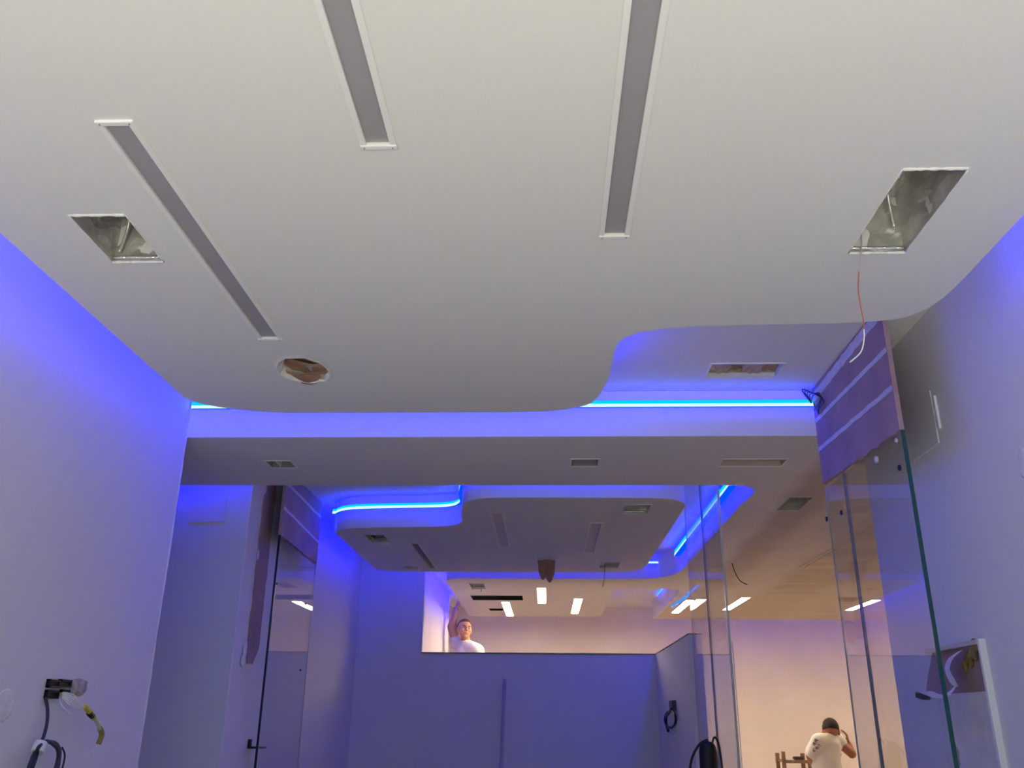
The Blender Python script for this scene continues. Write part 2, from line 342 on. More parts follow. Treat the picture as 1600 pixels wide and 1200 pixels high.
# pale plaster corner beads on the raw wall ends
def bead(name, x, y, z0, z1, s=1):
    bm = bmesh.new(); n = 60; w = 0.005
    pts = [(x + 0.0025 * noise.noise(Vector((k * 0.7, x, y))), y, z0 + (z1 - z0) * k / n) for k in range(n + 1)]
    tube(bm, pts, w, 6, radii=[w * (1 + 0.5 * noise.noise(Vector((k * 1.9, y, x)))) for k in range(n + 1)])
    struct(name, bm, mat('bead_paint', (0.86, 0.86, 0.88), 0.6))
bead('trim_3', -1.574, 3.600, 0, ZU); bead('trim_4', -1.602, 4.600, 0, ZU); bead('trim_5', -1.045, 7.60, ZP, ZS)

# ------------------------------------------------------------------ blue led strips
def offset(pts, d, closed=False):
    out = []; n = len(pts)
    for i in range(n):
        a = Vector(pts[i - 1] if (closed or i) else pts[i]); b = Vector(pts[(i + 1) % n] if (closed or i < n - 1) else pts[i]); t = (b - a)
        t = t.normalized() if t.length else Vector((1, 0)); out.append((pts[i][0] + t.y * d, pts[i][1] - t.x * d))
    return out
def led(path, z, label, group='blue led strips in the coves', d=0.006, h0=0.010, h1=0.012, closed=False, vis=False, wob=0.0, em=None):
    """path runs along a fascia; the strip stands d to its right-hand side"""
    p0 = offset(path, 0.001, closed); p1 = offset(path, d, closed); n = len(path)
    c = Vector((path[0][0], path[0][1], z)); r = root('led_strip', c, label, 'led strip', group)
    zz = [z + wob * noise.noise(Vector((k * 0.4, 5, z))) for k in range(n)]
    def ribbon(name, za, zb, m_, dd, parent=r):
        bm = bmesh.new(); pp = offset(path, dd, closed)
        A = [bm.verts.new((p0[k][0], p0[k][1], zz[k] + za)) for k in range(n)]; B = [bm.verts.new((pp[k][0], pp[k][1], zz[k] + za)) for k in range(n)]
        C_ = [bm.verts.new((pp[k][0], pp[k][1], zz[k] + zb)) for k in range(n)]; D_ = [bm.verts.new((p0[k][0], p0[k][1], zz[k] + zb)) for k in range(n)]
        for k in range(n if closed else n - 1):
            q = (k + 1) % n
            for w_, (u, v) in enumerate(((A, B), (B, C_), (C_, D_), (D_, A))):
                fc = bm.faces.new((u[k], u[q], v[q], v[k])); fc.material_index = 1 if (w_ == 1 and vis) else 0
        if not closed:
            bm.faces.new((A[0], B[0], C_[0], D_[0])); bm.faces.new((A[-1], B[-1], C_[-1], D_[-1]))
        return bmobj(name, bm, m_, parent)
    e_ = em or LEDC
    ribbon('led_tape', 0, h0, [e_, LEDW], d); ribbon('diffuser', h0, h0 + h1, [e_, LEDG], d * 0.9)  # on visible strips the upper ribbon shows the diffused glow as colour
    return r
def sub(poly, n=0.08):
    out = []
    for i in range(len(poly) - 1):
        a = Vector(poly[i]); b = Vector(poly[i + 1]); k = max(1, int((b - a).length / n)); out += [tuple(a.lerp(b, j / k)) for j in range(k)]
    return out + [poly[-1]]
LZ = 2.925
iN = next(i for i, p in enumerate(slab1) if p[0] > 0.25 and p[1] < 2.6)
iR = next(i for i, p in enumerate(slab1) if p[0] > 1.153 and p[1] < 2.25)
led(list(reversed(slab1[:iN + 1])), LZ, 'blue led strip around the near ceiling island, wall side and front curve', d=0.006)
led(list(reversed(slab1[iR:])), LZ, 'blue led strip on the near ceiling island facing the wall with the torn board', d=0.006)
led([(-1.565, 3.60), (1.158, 3.60)], 2.930, 'bright blue led strip along the beam face, running into the taped board', h0=0.014, h1=0.016, d=0.014, vis=True)
cut = [i for i, p in enumerate(slab2) if not (p[0] > 0.70 and 4.76 < p[1] < 7.1)]
# ring of the second island, open on the side where the recess wall carries its own strip
k0 = next(i for i, p in enumerate(slab2) if p[0] > 0.70 and p[1] < 4.85 and p[1] > 4.74); k1 = max(i for i, p in enumerate(slab2) if p[0] > 0.60 and p[1] > 7.12)
ring = slab2[k1:] + slab2[:k0]
kA = next(i for i, p in enumerate(ring) if p[0] < -1.37 and p[1] < 5.70)        # where the strip turns the near corner
led(ring[kA - 1:], 2.920, 'bright blue led strip curling around the front of the second ceiling island', d=0.020, h0=0.016, h1=0.015, vis=True)
kB = next(i for i, p in enumerate(ring) if p[0] < -1.24)
led(ring[kB - 1:kA], 2.920, 'blue led strip on the second ceiling island facing the side wall', d=0.006, h0=0.012, h1=0.012)
led(ring[:kB], 2.920, 'blue led strip on the second ceiling island facing the partition', d=0.006, h0=0.006, h1=0.005)
led([(1.098, 7.22), (1.098, 7.0), (1.098, 6.6), (1.098, 6.2), (1.098, 5.8), (1.098, 5.4), (1.099, 5.1), (1.10, 4.9), (1.108, 4.7)], 2.928, 'blue led strip on the side wall of the recess beside the middle glass', d=0.045, h0=0.016, h1=0.03, wob=0.012, vis=True)
led([(0.872, 7.55), (1.120, 7.55)], 2.922, 'short straight blue led strip in the back corner of the recess', d=0.012, h0=0.013, h1=0.004, vis=True)
led([(-2.65, 4.432), (-1.62, 4.432)][::-1], LZ, 'blue led strip above the side niche, washing its wall')
led([(-0.897, 10.40), (-0.89, 9.0), (-0.88, 7.82), (-0.862, 7.70)], 2.93, 'blue led strip on the back room island beside the raised arm', d=0.010, h0=0.012, h1=0.016)
led([(-0.87, 10.515), (0.60, 10.485)][::-1], LZ, 'blue led strip on the far edge of the back room island', h0=0.006, h1=0.006, em=LEDF)
led([(0.641, 8.5), (0.639, 10.40)][::-1][::-1], LZ, 'blue led strip on the back room island facing the unpainted ceiling', h0=0.006, h1=0.003, em=LEDF)
led([(1.30, 10.68), (4.95, 10.68)][::-1], LZ, 'blue led strip along the end wall behind the unpainted ceiling', h0=0.008, h1=0.006, em=LEDF)
led([(1.264, 9.20), (1.264, 10.10)][::-1], 2.985, 'short blue led strip seen beside the middle glass, upper one of two', d=0.012, h0=0.004, h1=0.014, vis=True, em=LEDF)
rb = root('led_strip', (1.35, 8.7, ZS - 0.012), 'thin kinked blue led strip under the unpainted ceiling, behind the middle glass', 'led strip', 'blue led strips in the coves')
bm = bmesh.new(); tube(bm, [(1.328, 9.466, ZS - 0.007), (1.358, 8.665, ZS - 0.007), (1.351, 7.95, ZS - 0.007)], 0.0065, 6); bmobj('led_tape', bm, emis('led_dim', (0.0, 0.12, 1.0), 3.0), rb)

# ------------------------------------------------------------------ linear lights
def frame_bm(x0, y0, x1, y1, w, z0, z1, sides='NSEW', wobble=0.0):
    bm = bmesh.new()
    if 'W' in sides: bx(bm, (x0 - w, y0 - w, z0), (x0, y1 + w, z1))
    if 'E' in sides: bx(bm, (x1, y0 - w, z0), (x1 + w, y1 + w, z1))
    if 'S' in sides: bx(bm, (x0, y0 - w, z0), (x1, y0, z1))
    if 'N' in sides: bx(bm, (x0, y1, z0), (x1, y1 + w, z1))
    return bm
for i, (x0, x1, y0, y1, st, lb) in enumerate(LIGHTS):
    r = root('linear_light', ((x0 + x1) / 2, (y0 + y1) / 2, ZS), lb, 'ceiling light', {'off': 'strip lights of the near ceiling', 'half': 'strip lights of the second island', 'slot': 'strip lights of the second island', 'on': 'lit strip lights of the back rooms'}[st])
    w = 0.013
    for sx0, sx1 in ((x0 - w, x0 + 0.001), (x1 - 0.001, x1 + w)):
        if st == 'slot' and sx0 < x0: continue
        box('side_rail', (sx0, y0 - 0.002, ZS - 0.004), (sx1, y1 + 0.002, ZS + 0.004), FRAME, r, bevel=0.001)
    caps = ((y0 - 0.014, y0), (y1, y1 + 0.014)) if st in ('off', 'on') else (((y0 - 0.02, y0),) if i == 4 else ())
    for a, b in caps:
        c = box('end_cap', (x0 - w, a, ZS - 0.006), (x1 + w, b, ZS + 0.003), FRAME, r, bevel=0.002)
        if st == 'off':
            for sxx in (x0 - 0.004, x1 + 0.004):
                bm = bmesh.new(); tube(bm, [(sxx, (a + b) / 2, ZS - 0.0075), (sxx, (a + b) / 2, ZS - 0.005)], 0.0018, 8); bmobj('screw', bm, STEEL, c)
    bm = bmesh.new(); D = 0.05
    for a, b in (((x0 - .003, y0 - .003, ZS + 0.002), (x0 - .001, y1 + .003, ZS + D)), ((x1 + .001, y0 - .003, ZS + 0.002), (x1 + .003, y1 + .003, ZS + D)), ((x0 - .003, y0 - .003, ZS + 0.002), (x1 + .003, y0 - .001, ZS + D)), ((x0 - .003, y1 + .001, ZS + 0.002), (x1 + .003, y1 + .003, ZS + D)), ((x0 - .003, y0 - .003, ZS + D), (x1 + .003, y1 + .003, ZS + D + .003))): bx(bm, a, b)
    bmobj('housing', bm, WHITE if st != 'slot' else DIFF2, r)
    if st != 'slot':
        box('diffuser', (x0, y0, ZS + (0.004 if st != 'on' else -0.003)), (x1, y1, ZS + 0.010), {'off': DIFF, 'half': DIFF2, 'on': WARM}[st], r, label={'off': 'grey frosted diffuser', 'half': 'pale frosted diffuser', 'on': 'glowing warm diffuser'}[st])

# ------------------------------------------------------------------ foil-lined duct openings
def crumple(bm, amp, sc, seed):
    for v in bm.verts: v.co += Vector((noise.noise(v.co * sc + Vector((seed, 0, 0))), noise.noise(v.co * sc + Vector((0, seed, 0))), noise.noise(v.co * sc + Vector((0, 0, seed))))) * amp
def foil_box(x0, y0, x1, y1, z0, z1, seed, n=9, amp=0.008):
    bm = bmesh.new()
    def grid(o, u, v, nu, nv):
        g = [[bm.verts.new(Vector(o) + Vector(u) * i / nu + Vector(v) * j / nv) for j in range(nv + 1)] for i in range(nu + 1)]
        for i in range(nu):
            for j in range(nv): bm.faces.new((g[i][j], g[i + 1][j], g[i + 1][j + 1], g[i][j + 1]))
    X, Y, Z = (x1 - x0, 0, 0), (0, y1 - y0, 0), (0, 0, z1 - z0)
    grid((x0, y0, z0), X, Z, n, n); grid((x0, y1, z0), X, Z, n, n); grid((x0, y0, z0), Y, Z, n, n); grid((x1, y0, z0), Y, Z, n, n); grid((x0, y0, z1), X, Y, n, n)
    bmesh.ops.remove_doubles(bm, verts=bm.verts, dist=1e-5)
    for v in bm.verts:
        k = min(1, (v.co.z - z0) / 0.03)
        v.co += Vector((noise.noise(v.co * 22 + Vector((seed, 0, 0))), noise.noise(v.co * 22 + Vector((0, seed, 0))), noise.noise(v.co * 22 + Vector((0, 0, seed))) * 0.6)) * amp * k
    return bm
for i, (r4, lb, dp) in enumerate(DUCTS):
    x0, y0, x1, y1 = r4
    r = root('duct_opening', ((x0 + x1) / 2, (y0 + y1) / 2, ZS), lb, 'duct', 'foil duct openings in the ceilings')
    bm = foil_box(x0 + .002, y0 + .002, x1 - .002, y1 - .002, ZS + 0.001, ZS + dp, i * 3.1, amp=0.009 if i < 2 else 0.004)
    bmobj('foil_lining', bm, FOIL, r, smooth=False)
    # plaster rim
    bm = bmesh.new()
    for (a, b) in (((x0, y0), (x1, y0)), ((x1, y0), (x1, y1)), ((x1, y1), (x0, y1)), ((x0, y1), (x0, y0))):
        wide = 0.0045 if a[1] == b[1] else 0.0022
        if i == 6: wide *= 0.5
        n = 14; pts = [(a[0] + (b[0] - a[0]) * k / n, a[1] + (b[1] - a[1]) * k / n, ZS) for k in range(n + 1)]
        tube(bm, pts, wide, 6, radii=[wide * (1 + 0.7 * noise.noise(Vector((k * 1.3, i, a[0] * 9)))) for k in range(n + 1)])
    bmobj('plaster_rim', bm, PLASTER, r)
    if i != 6:
        bm = bmesh.new(); n = 12; pts = [(x0 + (x1 - x0) * (0.03 + 0.94 * k / n), y1 - 0.007, ZS + 0.010 + 0.003 * noise.noise(Vector((k, i, 0)))) for k in range(n + 1)]
        tube(bm, pts, 0.005, 6); bmobj('foil_lip', bm, FOILB, r, label='bright folded silver lip')
    if i in (0, 1):
        bm = bmesh.new()
        if i == 0: pts = [(x1 - 0.01, y0 + 0.012, ZS + 0.02), (x1 - 0.04, y0 + 0.02, ZS + 0.09), (x1 - 0.055, y0 + 0.05, ZS + 0.155), (x1 - 0.075, y1 - 0.10, ZS + 0.15), (x1 - 0.10, y1 - 0.03, ZS + 0.10), (x1 - 0.12, y1 - 0.015, ZS + 0.02)]
        else: pts = [(x0 + 0.02, y0 + 0.03, ZS + 0.05), (x0 + 0.045, y0 + 0.10, ZS + 0.155), (x0 + 0.07, y0 + 0.20, ZS + 0.158), (x0 + 0.10, y1 - 0.06, ZS + 0.15), (x0 + 0.12, y1 - 0.02, ZS + 0.06)]
        tube(bm, spline(pts, 6), 0.0045, 6); bmobj('foil_seam', bm, FOIL, r, label='folded foil seam')
    if i == 1:
        bm = bmesh.new()
        bmesh.ops.create_grid(bm, x_segments=12, y_segments=12, size=0.5)
        for v in bm.verts:
            u, w = v.co.x + 0.5, v.co.y + 0.5
            v.co = Vector((x0 + 0.004 + 0.045 * w * (1 - u), y0 + 0.004 + 0.10 * u, ZS + 0.004 + 0.05 * w)) + 0.010 * Vector((noise.noise(Vector((u * 6, w * 6, 1))), noise.noise(Vector((u * 6, w * 6, 5))), noise.noise(Vector((u * 6, w * 6, 9)))))
        bmobj('crumpled_foil', bm, FOILB, r, label='crumpled bright silver foil')
    if i == 3:
        box('bracket', (x0 + 0.03, y1 - 0.10, ZS + 0.012), (x1 - 0.01, y1 - 0.06, ZS + 0.022), STEEL, r)
        box('bracket', (x0 + 0.03, y0 + 0.02, ZS + 0.012), (x0 + 0.036, y1 - 0.06, ZS + 0.06), BLACK, r)
    if i == 7:
        box('tab', (x1 - 0.045, y1 - 0.05, ZS - 0.035), (x1 - 0.040, y1 - 0.045, ZS + 0.03), STEEL, r)
# hanging wires
w = root('hanging_wire', (0.81, 2.02, ZS), 'thin red and white wire dangling from the silver duct above the tall glass', 'wire')
z = lambda px, py: ony(px, py, 2.02)
pA = [z(1346, 372) + Vector((0, 0, .06)), z(1346, 372), z(1345, 400), z(1342, 425)]; pB = [z(1342, 425), z(1341, 450), z(1344, 475), z(1349, 500), z(1350, 515)]; pC = [z(1350, 515), z(1350, 530), z(1345, 550), z(1328, 566)]
cable('red_length', pB, 0.0016, CABR, w); cable('white_length', pA, 0.0016, mat('pinkish_cable', (0.62, 0.42, 0.40), 0.5), w); cable('white_length', pC, 0.0018, CABW, w)
w = cable('hanging_wire', [ony(945, 872, 6.9) , ony(945, 890, 6.9), ony(944, 903, 6.9), ony(942, 917, 6.9)], 0.0022, BLACK, loc=(0.46, 6.9, ZS)); tag(w, 'short thin dark wire hanging below the pale foil duct of the second island', 'wire')
P0 = Vector((1.42, 6.80, ZS + .004))
w = cable('hanging_wire', [P0, ony(1143, 878, 6.8), ony(1148, 893, 6.8), ony(1156, 907, 6.8), ony(1168, 914, 6.8)], 0.0035, BLACK, loc=P0); tag(w, 'dark curved wire hanging from the unpainted ceiling beside the middle glass', 'wire')

# vents in the beam
for i, (r4, lb) in enumerate(VENTS):
    x0, y0, x1, y1 = r4; r = root('ceiling_vent', ((x0 + x1) / 2, (y0 + y1) / 2, ZS), lb, 'vent', 'small vents in the lowered beam')
    bm = bmesh.new(); zt = ZS + (0.05 if i < 2 else 0.025)
    for a, b in (((x0, y0, ZS), (x0 + .002, y1, zt)), ((x1 - .002, y0, ZS), (x1, y1, zt)), ((x0, y0, ZS), (x1, y0 + .002, zt)), ((x0, y1 - .002, ZS), (x1, y1, zt)), ((x0, y0, zt), (x1, y1, zt + .002))): bx(bm, a, b)
    bmobj('box_lining', bm, mat('vent_grey', (0.30, 0.28, 0.31), 0.7) if i < 2 else mat('vent_pink', (0.58, 0.47, 0.43), 0.8), r)
    bmobj('rim', frame_bm(x0, y0, x1, y1, 0.006, ZS - 0.003, ZS + 0.002), WHITE, r)
    if i == 0:
        box('divider', (x0 + 0.04, y0 + .003, ZS + .004), (x0 + 0.046, y1 - .003, zt), WHITE, r)
x0, y0, x1, y1 = SLOT
r = root('air_slot', ((x0 + x1) / 2, (y0 + y1) / 2, ZS), 'long black air slot on the lit back room island', 'vent')
bm = bmesh.new()
for a, b in (((x0, y0, ZS), (x0 + .004, y1, ZS + .1)), ((x1 - .004, y0, ZS), (x1, y1, ZS + .1)), ((x0, y0, ZS), (x1, y0 + .004, ZS + .1)), ((x0, y1 - .004, ZS), (x1, y1, ZS + .1)), ((x0, y0, ZS + .1), (x1, y1, ZS + .104))): bx(bm, a, b)
bmobj('black_lining', bm, BLACK, r); bmobj('rim', frame_bm(x0, y0, x1, y1, 0.008, ZS - 0.003, ZS + 0.002), WHITE, r)
x0, y0, x1, y1 = BACKV
r = root('ceiling_vent', ((x0 + x1) / 2, (y0 + y1) / 2, ZS), 'pale shallow vent near the far rim of the lit back room island', 'vent')
bm = bmesh.new(); bx(bm, (x0, y0, ZS + .02), (x1, y1, ZS + .024)); bmobj('cover', bm, mat('vent_pale', (0.7, 0.62, 0.55), 0.7), r); bmobj('rim', frame_bm(x0, y0, x1, y1, 0.010, ZS - 0.003, ZS + 0.02), WHITE, r)

# ------------------------------------------------------------------ torn openings stuffed with board
def sheet(bm, fn, nu=10, nv=6, th=0.003):
    g = [[bm.verts.new(fn(i / nu, j / nv)) for j in range(nv + 1)] for i in range(nu + 1)]
    h = [[bm.verts.new(fn(i / nu, j / nv) + Vector((0, 0, th))) for j in range(nv + 1)] for i in range(nu + 1)]
    for i in range(nu):
        for j in range(nv):
            bm.faces.new((g[i][j], g[i + 1][j], g[i + 1][j + 1], g[i][j + 1])); bm.faces.new((h[i][j], h[i][j + 1], h[i + 1][j + 1], h[i + 1][j]))
    for i in range(nu):
        bm.faces.new((g[i][0], h[i][0], h[i + 1][0], g[i + 1][0])); bm.faces.new((g[i][nv], g[i + 1][nv], h[i + 1][nv], h[i][nv]))
    for j in range(nv):
        bm.faces.new((g[0][j], g[0][j + 1], h[0][j + 1], h[0][j])); bm.faces.new((g[nu][j], h[nu][j], h[nu][j + 1], g[nu][j + 1]))
r = root('torn_hole', (-0.85, 2.825, ZS), 'round torn hole in the near ceiling stuffed with brown cardboard', 'hole')
bm = bmesh.new()
n = len(torn); inner = [(-0.85 + (x + 0.85) * (0.80 + 0.22 * noise.noise(Vector((i * 2.3, 1, 4)))), 2.825 + (y - 2.825) * (0.80 + 0.22 * noise.noise(Vector((i * 2.3, 1, 4))))) for i, (x, y) in enumerate(torn)]
out_ = [(-0.85 + (x + 0.85) * 1.10, 2.825 + (y - 2.825) * (1.20 if y < 2.825 else 1.05)) for x, y in torn]
A = [bm.verts.new((x, y, ZS - 0.003)) for x, y in out_]; B = [bm.verts.new((x, y, ZS - 0.004)) for x, y in torn]; C_ = [bm.verts.new((x, y, ZS + 0.018 + 0.01 * noise.noise(Vector((i, 2, 2))))) for i, (x, y) in enumerate(inner)]
D_ = [bm.verts.new((x, y, ZS + 0.05)) for x, y in inner]
for i in range(n):
    k = (i + 1) % n; bm.faces.new((A[i], A[k], B[k], B[i])); bm.faces.new((B[i], B[k], C_[k], C_[i])); bm.faces.new((C_[i], C_[k], D_[k], D_[i]))
bmobj('plaster_rim', bm, PLASTER, r, label='ragged white plaster rim')
for k, (yo, zo, sh) in enumerate(((2.76, 0.030, 0.0), (2.84, 0.018, 0.01), (2.90, 0.006, -0.015))):
    bm = bmesh.new()
    sheet(bm, lambda u, v: Vector((-0.93 + sh + 0.155 * u, yo - 0.045 + 0.10 * v, ZS + zo + 0.010 * math.sin(u * 5 + k) + 0.007 * noise.noise(Vector((u * 4, v * 4, k * 3))))), 14, 6)
    bmobj('cardboard', bm, CARD, r, label='brown cardboard piece')
bm = bmesh.new(); sheet(bm, lambda u, v: Vector((-0.835 + 0.04 * u, 2.80 + 0.12 * v, ZS + 0.006 + 0.006 * math.sin(v * 4))), 4, 6, 0.001); bmobj('tape', bm, mat('masking_tape', (0.55, 0.50, 0.42), 0.7), r, label='beige tape')
bm = bmesh.new(); sheet(bm, lambda u, v: Vector((-0.875 + 0.06 * u, 2.872 + 0.022 * v + 0.01 * u, ZS + 0.004)), 4, 3, 0.001); bmobj('tape', bm, MATS['masking_tape'], r, label='beige tape')
r = root('torn_hole', (0.012, 6.70, ZS), 'brown cardboard flaps hanging from a hole in the second ceiling island', 'hole')
for k, (xa, xb, dz) in enumerate(((-0.062, 0.004, 0.15), (0.0, 0.075, 0.17))):
    bm = bmesh.new()
    sheet(bm, lambda u, v: Vector((xa + (xb - xa) * u + 0.008 * v * (1 if k == 0 else -1), 6.66 + 0.05 * v + 0.01 * math.sin(u * 4), ZS + 0.005 - dz * v * (0.62 + 0.38 * math.sin(math.pi * u)))), 8, 6)
    bmobj('cardboard_flap', bm, CARD, r, label='hanging brown cardboard flap')
bm = bmesh.new(); sheet(bm, lambda u, v: Vector((-0.075 + 0.17 * u, 6.60 + 0.06 * v, ZS - 0.003 - 0.004 * math.sin(u * 9))), 10, 3, 0.003); bmobj('torn_paper', bm, PLASTER, r, label='torn white paper edge')
x0, y0, x1, y1 = NOTCH
r = root('board_opening', ((x0 + x1) / 2, (y0 + y1) / 2, ZU), 'oblong opening stuffed with brown board in the upper ceiling above the blue strip', 'hole')
bmobj('plaster_rim', frame_bm(x0, y0, x1, y1, 0.008, ZU - 0.004, ZU + 0.001), PLASTER, r)
bm = bmesh.new()
for a, b in (((x0 - .002, y0, ZU + .02), (x0, y1, ZU + .10)), ((x1, y0, ZU + .02), (x1 + .002, y1, ZU + .10)), ((x0, y0 - .002, ZU + .02), (x1, y0, ZU + .10)), ((x0, y1, ZU + .02), (x1, y1 + .002, ZU + .10)), ((x0, y0, ZU + .10), (x1, y1, ZU + .102))): bx(bm, a, b)
bmobj('box_lining', bm, BEIGE, r)
for k in range(4):
    bm = bmesh.new(); sheet(bm, lambda u, v: Vector((x0 + 0.01 + 0.065 * k + 0.08 * u, y0 + 0.01 + 0.12 * v, ZU + 0.012 + 0.016 * noise.noise(Vector((u * 3 + k, v * 3, k * 2.0))) + 0.012 * (k % 2))), 8, 6)
    bmobj('cardboard', bm, CARD if k % 2 else mat('cardboard_light', (0.50, 0.36, 0.25), 0.85, var=0.2, vscale=20), r)

# ------------------------------------------------------------------ glass panels with board above
def panel(name, x, yn, yf, ztn, ztf, edge_mat, label, group, top=ZU, board=True, th=0.010, seams=(), far_mat=PALEE, tapes=(), inner=1):
    r = root(name, (x, (yn + yf) / 2, 0), label, 'glass screen', group)
    bm = bmesh.new(); bm2 = None
    z1 = top if not board else min(ztn, ztf) + 0.02
    bx(bm, (x, yn, 0), (x + th, yf, z1)); bmobj('glass_pane', bm, GLASS, r)
    box('near_edge', (x - 0.001, yn - 0.004, 0), (x + th + 0.001, yn, ztn if board else z1), edge_mat, r, label='dark green polished glass edge')
    box('far_edge', (x + 0.002, yf, 0), (x + th - 0.002, yf + 0.003, z1), far_mat, r, label='glass edge painted pale as if lit')
    for s in seams: box('seam', (x - 0.0015, s - 0.0004, 0), (x + th + .0015, s + 0.0004, z1), mat('seam_steel', (0.20, 0.22, 0.30), 0.4, metal=0.2), r)
    if board:
        bm = bmesh.new(); n = 40; t0, t1 = x - 0.004, x + th + 0.002
        lo = []; hi = []
        for k in range(n + 1):
            u = k / n; y = yn + (yf - yn) * u; zb = ztn + (ztf - ztn) * u + 0.008 * noise.noise(Vector((k * 0.35, x, 2))) + 0.005 * noise.noise(Vector((k * 1.1, x, 7)))
            lo.append((bm.verts.new((t0, y, zb)), bm.verts.new((t1, y, zb)))); hi.append((bm.verts.new((t0, y, ZU - .001)), bm.verts.new((t1, y, ZU - .001))))
        for k in range(n):
            bm.faces.new((lo[k][0], lo[k + 1][0], hi[k + 1][0], hi[k][0])); bm.faces.new((lo[k][1], hi[k][1], hi[k + 1][1], lo[k + 1][1])); bm.faces.new((lo[k][0], lo[k][1], lo[k + 1][1], lo[k + 1][0])); bm.faces.new((hi[k][0], hi[k + 1][0], hi[k + 1][1], hi[k][1]))
        bm.faces.new((lo[0][0], hi[0][0], hi[0][1], lo[0][1])); bm.faces.new((lo[n][0], lo[n][1], hi[n][1], hi[n][0]))
        b = bmobj('plasterboard', bm, BROWN, r, label='brown plasterboard with two pale joint lines')
        xs = t0 - 0.002 if inner < 0 else t1
        for (za, zb, w) in tapes:
            bm = bmesh.new(); n = 24; A = []; B = []
            for k in range(n + 1):
                u = k / n; y = yn + (yf - yn) * u; zc = za + (zb - za) * u + 0.003 * noise.noise(Vector((k * .4, za * 7, 1))); ww = w * (1 + 0.25 * noise.noise(Vector((k * 0.8, zb, 3))))
                A.append([bm.verts.new((xs, y, zc - ww)), bm.verts.new((xs + 0.002, y, zc - ww))]); B.append([bm.verts.new((xs, y, zc + ww)), bm.verts.new((xs + 0.002, y, zc + ww))])
            for k in range(n):
                for q in (0, 1): bm.faces.new((A[k][q], A[k + 1][q], B[k + 1][q], B[k][q]))
                bm.faces.new((A[k][0], A[k][1], A[k + 1][1], A[k + 1][0])); bm.faces.new((B[k][0], B[k + 1][0], B[k + 1][1], B[k][1]))
            bmobj('joint_tape', bm, TAPE, b, label='pale joint line')
    return r
def pad(x, px, py, parent, rr=0.010, m_=PADM, name='pad', lb='small dark blue pad'):
    p = onx(px, py, x); bm = bmesh.new(); tube(bm, [(x - 0.004, p.y, p.z), (x + 0.001, p.y, p.z)], rr, 10)
    return bmobj(name, bm, m_, parent, label=lb)
XR = 1.165
q = lambda px, py: onx(px, py, XR)
gr = panel('glass_screen', XR, q(1408, 675).y, 3.60, q(1405, 674).z, q(1287, 757).z, GREEN, 'tall glass panel with a green edge under the taped brown board', 'tall glass panels', seams=(q(1352, 1010).y,), tapes=((q(1395, 607).z, q(1277, 707).z, 0.009), (q(1385, 548).z, q(1272, 663).z, 0.009), (2.985, 2.965, 0.020)), inner=-1)
for p in ((1406, 731), (1315, 801), (1292, 811)): pad(XR, *p, gr)
pad(XR, 1370, 718, gr, 0.012, mat('plaster_dab', (0.8, 0.8, 0.85), 0.8), 'plaster_dab', 'small white plaster dab')
pad(XR, 1401, 688, gr, 0.007, MATS['plaster_dab'], 'plaster_dab', 'small white plaster dab')
tg = root('wire_tangle', (1.13, 3.56, 2.93), 'tangle of thin dark wires at the end of the bright blue beam strip', 'wire')
for k in range(5):
    cable('loose_wire', [Vector((1.145, 3.575, 2.94)), Vector((1.140 - .01 * k, 3.53, 2.955 + .008 * k)), Vector((1.143, 3.46 - .012 * k, 2.945 - .012 * k)), Vector((1.140, 3.43 + .01 * k, 2.91 - .008 * k)), Vector((1.146, 3.50, 2.905 - .010 * k)), Vector((1.150, 3.56, 2.90 + .01 * k))], 0.0022, DARKN, tg)
XL = -1.50
q = lambda px, py: onx(px, py, XL)
gl = panel('glass_screen', XL - 0.010, q(438, 840).y, q(497, 850).y, q(440, 837).z, q(495, 882).z, NAVYE, 'tall dark-edged glass panel standing off the niche corner, reflecting the partition', 'tall glass panels', tapes=((q(443, 793).z, q(497, 848).z, 0.009), (q(455, 770).z + .03, q(500, 808).z, 0.009)), inner=1)
for p in ((433, 912), (478, 944), (470, 1047)): pad(XL + .004, *p, gl, 0.008)
pr_ = q(392, 1155)
lt = root('door_latch', (XL - 0.05, 4.78, q(397, 1160).z), 'small dark metal latch beside the dark-edged glass', 'latch')
a = onx(391, 1155, XL - .09); b = onx(403, 1166, XL - .09)
box('upright', (XL - .098, a.y - .010, b.z), (XL - .082, a.y + .010, a.z), BLACK, lt); box('foot', (XL - .098, a.y - .01, b.z - .008), (XL - .012, a.y + .05, b.z + .002), BLACK, lt)
XM = 0.930
q = lambda px, py: onx(px, py, XM)
gm = panel('glass_screen', XM, q(1122, 790).y, 5.795, 0, 0, PALEE, 'tall clear glass panel in the middle, ending at the low return wall', 'tall glass panels', top=ZU - .002, board=False, seams=(5.19,))
# a narrow glass fin added at its near end to reflect the outdoors
YF = q(1122, 790).y - 0.012
fin = root('added_glass_fin', (XM + .06, YF, 0), 'narrow upright glass fin added to catch reflections at the near edge of the middle glass', 'glass panel')
bm = bmesh.new()
n = 14
for k in range(n):
    u0, u1 = k / n, (k + 1) / n
    f = lambda u: (XM - 0.085 + 0.10 * u, YF - 0.012 * math.sin(u * math.pi))
    (xa, ya), (xb, yb) = f(u0), f(u1)
    v = [bm.verts.new((xa, ya, 0)), bm.verts.new((xb, yb, 0)), bm.verts.new((xb, yb, 2.04)), bm.verts.new((xa, ya, 2.04))]; bm.faces.new(v)
bmesh.ops.remove_doubles(bm, verts=bm.verts, dist=1e-5); bmobj('glass_pane', bm, GLASS, fin, smooth=True)
box('near_edge', (XM + .014, YF - .002, 0), (XM + .018, YF + .002, 2.04), PALEE, fin, label='glass edge painted pale as if lit')

